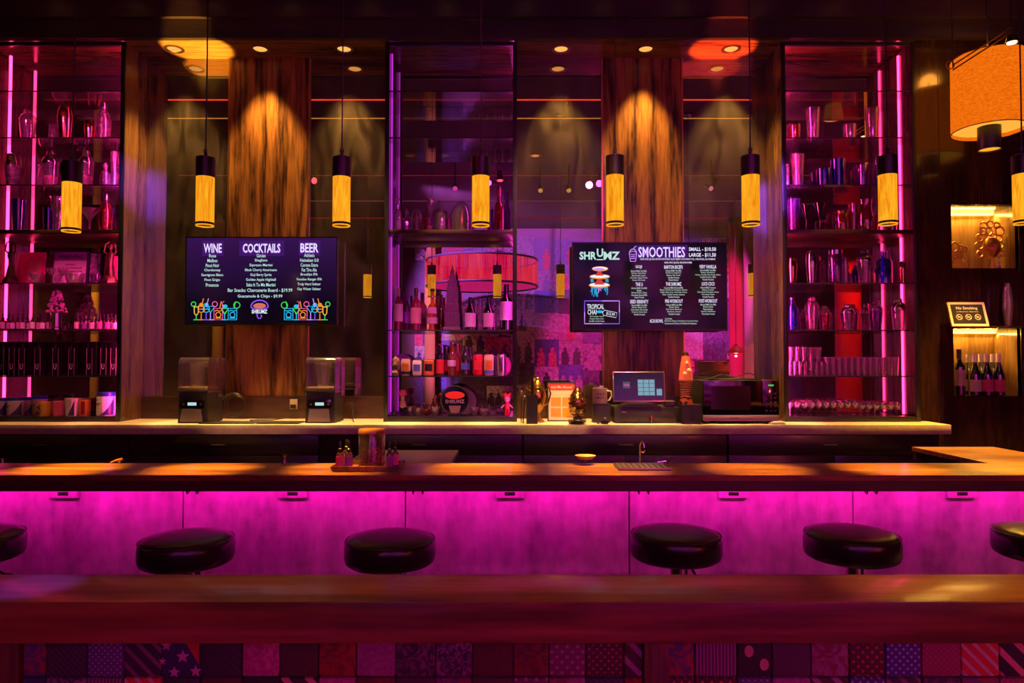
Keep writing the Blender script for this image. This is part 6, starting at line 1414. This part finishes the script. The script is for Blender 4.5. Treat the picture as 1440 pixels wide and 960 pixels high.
# black box with slot and patterned cone bottle
Y = 5.74; hw = 13.5 * Y / F; p = ct(971, Y); hb = zof(569, Y) - ZC
t = thing('slotted_box', 'black box with vertical slot left of the microwave', 'box', p)
obj('body', B().prism([(-hw * .92, 0), (hw * .92, 0), (hw, hb), (-hw, hb)], -.05, .09), M_blackm, t, smooth=False); obj('slot', B().span(-.012, .010, -.0515, -.049, hb * .14, hb * .84, .0), M_ink, t, smooth=False); obj('rim', B().span(-hw * 1.02, hw * 1.02, -.053, .093, hb - .006, hb + .001), M_black, t, smooth=False)
h = zof(495, Y) - (ZC + hb); R = 9.8 * Y / F; p = Vector((xof(965, 560, Y), Y + .01, ZC + hb + .003))
m, n, l = nt('psychedelic_print'); bs = n['Principled BSDF']; tc_ = n.new('ShaderNodeTexCoord'); wv = n.new('ShaderNodeTexWave'); wv.wave_type = 'RINGS'; wv.rings_direction = 'SPHERICAL'; wv.inputs['Scale'].default_value = 18; wv.inputs['Distortion'].default_value = 5
l.new(tc_.outputs['Object'], wv.inputs['Vector']); r_ = n.new('ShaderNodeValToRGB'); r_.color_ramp.interpolation = 'CONSTANT'; q = r_.color_ramp.elements; q[0].color = (.02, .01, .01, 1); q[1].position = .45; q[1].color = (.85, .20, .10, 1); l.new(wv.outputs['Fac'], r_.inputs['Fac']); l.new(r_.outputs['Color'], bs.inputs['Base Color'])
t = thing('lava_lamp', 'tall tapered lamp with red mushroom and swirl print', 'lamp', p)
obj('base', B().lathe([(0, 0), (R, 0), (R * .72, h * .18), (R * .80, h * .36), (R * .98, h * .46), (0, h * .46)], 24), m, t)
obj('globe', B().lathe([(0, h * .46), (R, h * .46), (R * .86, h * .66), (R * .52, h * .92), (0, h * .92)], 24), pm('lava_red', (.85, .14, .08), .3, vary=.4, vscale=14, emis=(1, .12, .05), es=.35), t)
obj('cap', B().lathe([(0, h * .92), (R * .52, h * .92), (R * .40, h * .98), (0, h)], 20), M_gold, t)
for s, zz, rr in ((-.3, .58, .5), (.25, .64, .7), (0, .78, .45)):
    o = obj('mushroom_print', B().lathe([(0, .02), (R * rr * .5, .012), (R * rr * .55, 0), (0, -.003)], 14, (s * R, -R * (.90 - (zz - .46) * .5), h * zz)), pm('lava_cream', (1, .65, .45), .4, emis=(1, .35, .2), es=.25) if 'lava_cream' not in MATS else MATS['lava_cream'], t)
# microwave
Y = 5.74; x0, x1 = xof(989, 590, Y), xof(1095, 590, Y); z1 = zof(535, Y) - ZC; hw = (x1 - x0) / 2; p = Vector(((x0 + x1) / 2, Y, ZC + .001)); z0 = .022
t = thing('microwave', 'black microwave with steel bottom strip', 'microwave', p)
obj('body', B().span(-hw, hw, .012, .38, z0, z1, .004), M_blackm, t)
d = obj('door', B().span(-hw, hw * .56, -.012, .012, z0 + .05, z1, .003), M_gloss, t); obj('window', B().span(-hw * .80, hw * .24, -.0135, -.011, z0 + .095, z1 - .045), pm('microwave_glass', (.03, .012, .016), .1), d, smooth=False)
obj('steel_strip', B().span(-hw, hw, -.013, .012, z0, z0 + .05, .002), pm('satin_steel', (.62, .54, .46), .4, .35), t)
cp = obj('control_panel', B().span(hw * .565, hw, -.012, .012, z0 + .051, z1, .003), M_gloss, t)
obj('clock', B().span(hw * .72, hw * .86, -.0135, -.0115, z1 - .045, z1 - .033), em('clock_green', (.05, .7, .08), .9), cp, smooth=False)
b = B()
for i in range(3):
    for j in range(5): b.span(hw * (.64 + i * .115), hw * (.70 + i * .115), -.013, -.0115, z0 + .08 + j * .035, z0 + .092 + j * .035)
obj('key', b, pm('key_print', (.10, .08, .08), .5), cp, smooth=False, kind='stuff'); text_obj('brand_text', [('SHARP', -hw * .18, z0 + .025, .07, .012, .02)], M_ink, t, -.0140)
for sx in (-1, 1): 
    for yy in (.04, .33): obj('foot', B().lathe([(0, 0), (.018, 0), (.018, z0), (0, z0)], 10, (sx * hw * .85, yy, 0)), M_black, t)
p = p + Vector((-.02, .2, z1 + .001)); t = thing('wire_rack', 'dark wire rack lying on the microwave', 'rack', p)
for k in range(5): obj('wire', B().tube([(-.22, -.12 + k * .06, .008), (.22, -.12 + k * .06, .008)], .003, 6), M_black, t)
obj('hoop', B().tube([(-.22, -.12, .008), (-.12, -.13, .05), (.0, -.13, .03), (.12, -.13, .06), (.22, -.12, .008)], .004, 6), M_black, t); obj('edge_wire', B().tube([(-.22, -.12, .004), (-.22, .12, .004), (.22, .12, .004), (.22, -.12, .004)], .004, 6, True), M_black, t)
t = thing('towel', 'folded pale napkin peeking out beside the microwave', 'napkin', ct(1095, 5.70)); obj('cloth', B().span(-.07, .05, -.02, .03, 0, .010, .003), M_cream, t); obj('fold', B().span(-.06, .04, -.018, .028, .010, .017, .003), M_cream, t)

# ================================================================== things on the bar
def bt(px, py, Y): return Vector((xof(px, py, Y), Y, ZB + .001))
Y = 4.02; p = bt(519, 655, Y); hw = 47 * Y / F
t = thing('wooden_tray', 'low reddish wooden tray on the bar', 'tray', p)
b = B().span(-hw * .92, hw * .92, -.11, .11, 0, .008)
obj('bottom', b, M_stile, t, smooth=False)
for nm, pl in (('front_rim', [(-hw * .95, .008), (hw * .95, .008), (hw, .03), (-hw, .03)]),):
    obj('front_rim', B().prism(pl, -.12, -.108), M_stile, t, smooth=False); obj('rear_rim', B().prism(pl, .108, .12), M_stile, t, smooth=False)
for s in (-1, 1): obj('end_rim', B().span(min(s * hw * .96, s * hw * .92), max(s * hw * .96, s * hw * .92), -.108, .108, .004, .036), M_stile, t, smooth=False)
pj = p + Vector((.013, .01, .009)); h = zof(603, Y) - pj.z; R = 18.5 * Y / F
t = thing('candy_jar', 'large glass jar with wooden lid and red candies', 'jar', pj)
obj('jar', B().lathe(wallp([(R * .88, 0), (R, .008), (R, h * .84), (R * .94, h * .88)], .003, .005), 32), G_jar, t); obj('lid', B().lathe([(0, h * .88), (R * 1.02, h * .88), (R * 1.02, h * .97), (R * .96, h), (0, h)], 32), M_bar, t, label='round wooden lid')
b = B(); rn = random.Random(9)
for k in range(130):
    a = rn.uniform(0, 2 * PI); rr = (R - .014) * math.sqrt(rn.random()); b.ico((rr * math.cos(a), rr * math.sin(a), .014 + rn.random() * h * .40), .0105)
obj('candy', b, pm('red_candy', (.95, .12, .05), .3, vary=.4, vscale=60), t, smooth=False, kind='stuff', label='wrapped red candies')
for i, (dx, dy, mt) in enumerate(((-.155, -.05, M_pinkp), (-.125, .02, M_white), (-.105, -.05, M_purple), (-.145, .06, M_cream), (.125, -.04, M_purple), (.145, .03, M_pinkp))):
    bottle(0, 0, 11.0 if i < 5 else 10, 0, G_brown, M_black, mt, ['dropper bottle with pink label at the tray left end', 'dropper bottle with white label behind the pink one', 'dropper bottle with purple label left of the candy jar', 'dropper bottle with cream label at the tray back', 'dropper bottle with purple label right of the candy jar', 'dropper bottle with pink label behind the purple one at right'][i], 'dropper bottle', 'dropper', Y=p.y + dy, z=p.z + .009, x=p.x + dx, h=.155 if i < 4 else .15, group='dropper bottles on the tray', lz=(.07, .47))
# coupe dish
Y = 4.19; p = bt(823, 655, Y); h = zof(640, Y) - p.z; R = 14.5 * Y / F
t = thing('coupe_dish', 'shallow orange-lit coupe dish on a clear stem', 'coupe', p)
obj('bowl', B().lathe([(.006, h * .5), (R * .7, h * .62), (R, h), (R * .97, h), (R * .66, h * .68), (0, h * .58)], 28), M_beige, t); obj('stem', B().lathe([(0, .003), (.006, .004), (.004, h * .3), (.006, h * .52), (0, h * .52)], 10), G_clear, t); obj('foot', B().lathe([(0, 0), (R * .55, 0), (R * .5, .003), (0, .006)], 20), G_clear, t)
# glass rinser
Y = 4.06; p = bt(902, 655, Y); hw = 36 * Y / F
t = thing('glass_rinser', 'steel drip tray with bars on the bar top', 'drip tray', p)
obj('tray', B().span(-hw, hw, -.10, .10, 0, .005, .002), M_blackm, t)
for k in range(9): obj('bar', B().span(-hw + .02 + k * (2 * hw - .04) / 8 - .006, -hw + .02 + k * (2 * hw - .04) / 8 + .006, -.095, .095, .005, .012), M_steel, t, smooth=False)
for s in (-1, 1): obj('rail', B().span(-hw, hw, s * .095 - .005, s * .095 + .005, .005, .014), M_steel, t, smooth=False)
Y = 4.20; p = bt(900, 652, Y); h = zof(620, Y) - p.z
t = thing('faucet', 'slim bent steel faucet behind the drip tray', 'faucet', p)
obj('spout', B().tube([(0, 0, 0), (0, 0, h * .82), (.003, -.01, h * .93), (.008, -.025, h), (.014, -.045, h * .93), (.016, -.05, h * .75)], .007, 8), M_chrome, t); obj('lever', B().tube([(.006, 0, h * .55), (.022, -.005, h * .50), (.026, -.01, h * .60)], .005, 6), M_gold, t); obj('collar', B().lathe([(0, 0), (.016, 0), (.012, .012), (0, .012)], 14), M_chrome, t)
Y = 4.21; p = bt(933, 650, Y); t = thing('strainer', 'small steel strainer lying right of the faucet', 'strainer', p)
obj('ring', B().torus((.035, 0, .022), .018, .0035, 'Y', 18, 6), M_chrome, t); obj('prong', B().tube([(.018, 0, .022), (-.015, 0, .026), (-.045, 0, .030)], .004, 6), M_chrome, t); obj('prong', B().tube([(.018, 0, .016), (-.015, 0, .012), (-.045, 0, .010)], .004, 6), M_chrome, t); obj('rest', B().box(-.03, 0, .004, .02, .02, .008), M_chrome, t)
for k, (px, lab) in enumerate(((165, 'wooden bottle spout tip at the back bar edge'), (4, 'small pink-lit pour spout at the left bar edge'), (400, 'small steel jigger at the back bar edge'))):
    p = bt(px, 651, 4.225); t = thing('pour_spout' if k < 2 else 'jigger', lab, 'bar tool', p)
    if k == 0: obj('spout', B().tube([(-.04, 0, .006), (-.01, 0, .018), (.03, 0, .028)], [.004, .007, .008], 8), M_orangep, t); obj('stand', B().box(.015, 0, .010, .012, .012, .020), M_steel, t)
    elif k == 1: obj('spout', B().tube([(-.04, 0, .03), (.01, 0, .034), (.03, 0, .03)], .006, 8), M_chrome, t); obj('stand', B().tube([(0, 0, 0), (0, 0, .032)], .006, 8), M_chrome, t)
    else: obj('cup', B().lathe([(.014, 0), (.006, .03), (.017, .055), (.014, .055), (.0, .03)], 14), M_chrome, t); obj('ring', B().torus((0, 0, .03), .009, .003, 'Z', 14, 6), M_chrome, t)

# ================================================================== niche contents
zn1, zn2 = n1[2] + .001, n2[2] + .001
Yn = NW + .15
pf = Vector((xof(1394, 350, Yn), Yn, zn1)); Hn = n1[3] - n1[2]
m_face = pm('gilded_face', (.80, .42, .10), .28, .7, bump=.05)
t = thing('face_sculpture', 'golden face sculpture with looping ring hair in the upper niche', 'sculpture', pf)
b = B(); hz = Hn * .36; fr_ = .075
q = bmesh.ops.create_uvsphere(b.bm, u_segments=28, v_segments=20, radius=1.0)['verts']
for v in q:
    x, y, z = v.co
    jaw = 1 - .28 * max(0, -z) ** 1.4
    f = 1 + (.0 if y > 0 else 0)
    ny = y
    if y < 0:
        ny -= .30 * math.exp(-((x / .16) ** 2)) * math.exp(-((z + .02) / .26) ** 2) * (1 if z < .25 else .4)      # nose
        ny += .13 * (math.exp(-(((x - .38) / .2) ** 2 + ((z - .18) / .13) ** 2)) + math.exp(-(((x + .38) / .2) ** 2 + ((z - .18) / .13) ** 2)))   # eye hollows
        ny -= .10 * math.exp(-((x / .24) ** 2 + ((z + .42) / .09) ** 2))     # lips
        ny -= .10 * math.exp(-((x / .25) ** 2 + ((z + .78) / .15) ** 2))     # chin
    v.co = (x * fr_ * jaw, ny * fr_ * .85, hz + z * fr_ * 1.32)
obj('face', b, m_face, t)
obj('neck_rod', B().tube([(0, 0, .01), (0, 0, hz - fr_ * 1.1)], .010, 10), M_brass, t); obj('base', B().span(-.06, .06, -.04, .04, 0, .010, .002), M_brass, t)
rn = random.Random(4)
for k, (dx, dz, rr) in enumerate(((-.11, .02, .036), (-.10, .09, .034), (-.085, .15, .030), (-.05, .20, .032), (-.01, .15, .036), (.0, .215, .028), (.045, .20, .026), (.07, .15, .036), (.085, .09, .030), (.09, .03, .034), (.085, -.05, .026), (-.09, -.05, .026), (.03, .11, .03), (-.045, .11, .032))):
    obj('ring_curl', B().torus((dx, rn.uniform(-.02, .03), hz + dz), rr, .0075, 'Y', 20, 8, rn.uniform(.85, 1.15)), m_face, t)
pl_ = Vector((xof(1354, 350, Yn), Yn + .06, zn1)); t = thing('coral_ornament', 'yellow looping coral-like ornament left of the face', 'ornament', pl_)
obj('mound', B().sphere((.01, 0, .05), (.06, .05, .06), 18, 12), pm('yellow_glaze', (.9, .60, .10), .3), t)
for dx, dz, rr, sq in ((-.03, .21, .032, 1.6), (-.035, .13, .03, 1.4), (.02, .19, .028, 1.5), (.03, .11, .03, 1.0), (0, .15, .035, 1.2), (.055, .2, .022, 1)): obj('loop', B().torus((dx, 0, dz), rr, .010, 'Y', 20, 8, sq), MATS['yellow_glaze'], t)
pr = Vector((xof(1424, 350, Yn), Yn + .10, zn1)); t = thing('bead_ornament', 'purple cluster of round beads right of the face', 'ornament', pr)
for k, (dx, dz, rr) in enumerate(((-.02, .30, .03), (.02, .25, .032), (-.03, .22, .03), (.0, .17, .034), (-.045, .15, .026), (.03, .12, .03), (-.03, .09, .032), (.015, .05, .04), (-.05, .04, .034))):
    obj('bead', B().sphere((dx, 0, dz), (rr, .02, rr), 14, 10), M_purple, t)
# sign, vase on the ledge
zL = zof(459, NW - .08) + .001
t, hw, H = framed('no_smoking_sign', 'tilted framed No Smoking sign on the ledge', 'sign', 1338.5, 1391, 421.5, 457.5, 0, M_cream, M_ink, NW - .12, .30, .020, z=zL)
obj('title_text_backing', B().span(-hw + .021, hw - .021, -.0019, -.0014, H * .8, H - .021), M_navy, t, smooth=False)
text_obj('lettering', [('No Smoking', 0, H * .74, hw * 1.15, H * .15, .015), ('or Electronic Cigarettes', 0, H * .60, hw * 1.2, H * .05, .01)], M_white, t, -.0030)
b = B()
for k in (-1, 0, 1):
    cx_ = k * hw * .5; ribbon(b, circ(cx_, H * .38, .024, 18), .004, -.0030, True); ribbon(b, [(cx_ - .016, H * .38 + .016), (cx_ + .016, H * .38 - .016)], .004, -.0030); ribbon(b, [(cx_ - .013, H * .38 - .002), (cx_ + .012, H * .38 + .002)], .006, -.0029)
obj('prohibition_icon', b, M_white, t, smooth=False, kind='stuff')
p = Vector((xof(1418, 457, NW - .09), NW - .09, zL)); h = zof(398, NW - .09) - zL; R = .042
t = thing('glass_vase', 'tall tapered clear glass vase right of the No Smoking sign', 'vase', p)
obj('body', B().lathe(wallp([(R * .55, 0), (R * .7, h * .1), (R, h * .45), (R * .9, h * .75), (R * .5, h * .97), (R * .55, h)], .004, .01), 24), G_clear, t); obj('core', B().tube([(0, 0, .012), (.004, -.01, h * .5), (-.004, -.005, h * .96)], [.006, .009, .004], 8), M_cream, t)
# wine in the lower niche
r_ = (n2[2] + .001)
bottle(1349.5, 491, 15.5, 0, G_dark, M_black, M_cream, 'dark wine bottle with cream label at the niche left', 'wine bottle', 'wine', Y=NW + .08, z=r_, lz=(.22, .56))
for i, px in enumerate((1371, 1388, 1405)):
    bottle(px, 497, 16, 0, G_dark, M_cream, M_pinkp if i else M_white, 'cream-capped wine bottle in the niche front row, %s from the left' % ORD[i], 'wine bottle', 'burgundy', Y=NW + .10, z=r_, lz=(.10, .38), group='cream-capped wine bottles in the niche')
for i, px in enumerate((1362, 1379.5, 1396.5)):
    bottle(px, 497.5, 15, 0, G_dark, M_cream, M_white, 'cream-capped wine bottle in the niche back row, %s from the left' % ORD[i], 'wine bottle', 'burgundy', Y=NW + .21, z=r_, lz=(.10, .38), group='cream-capped wine bottles in the niche')
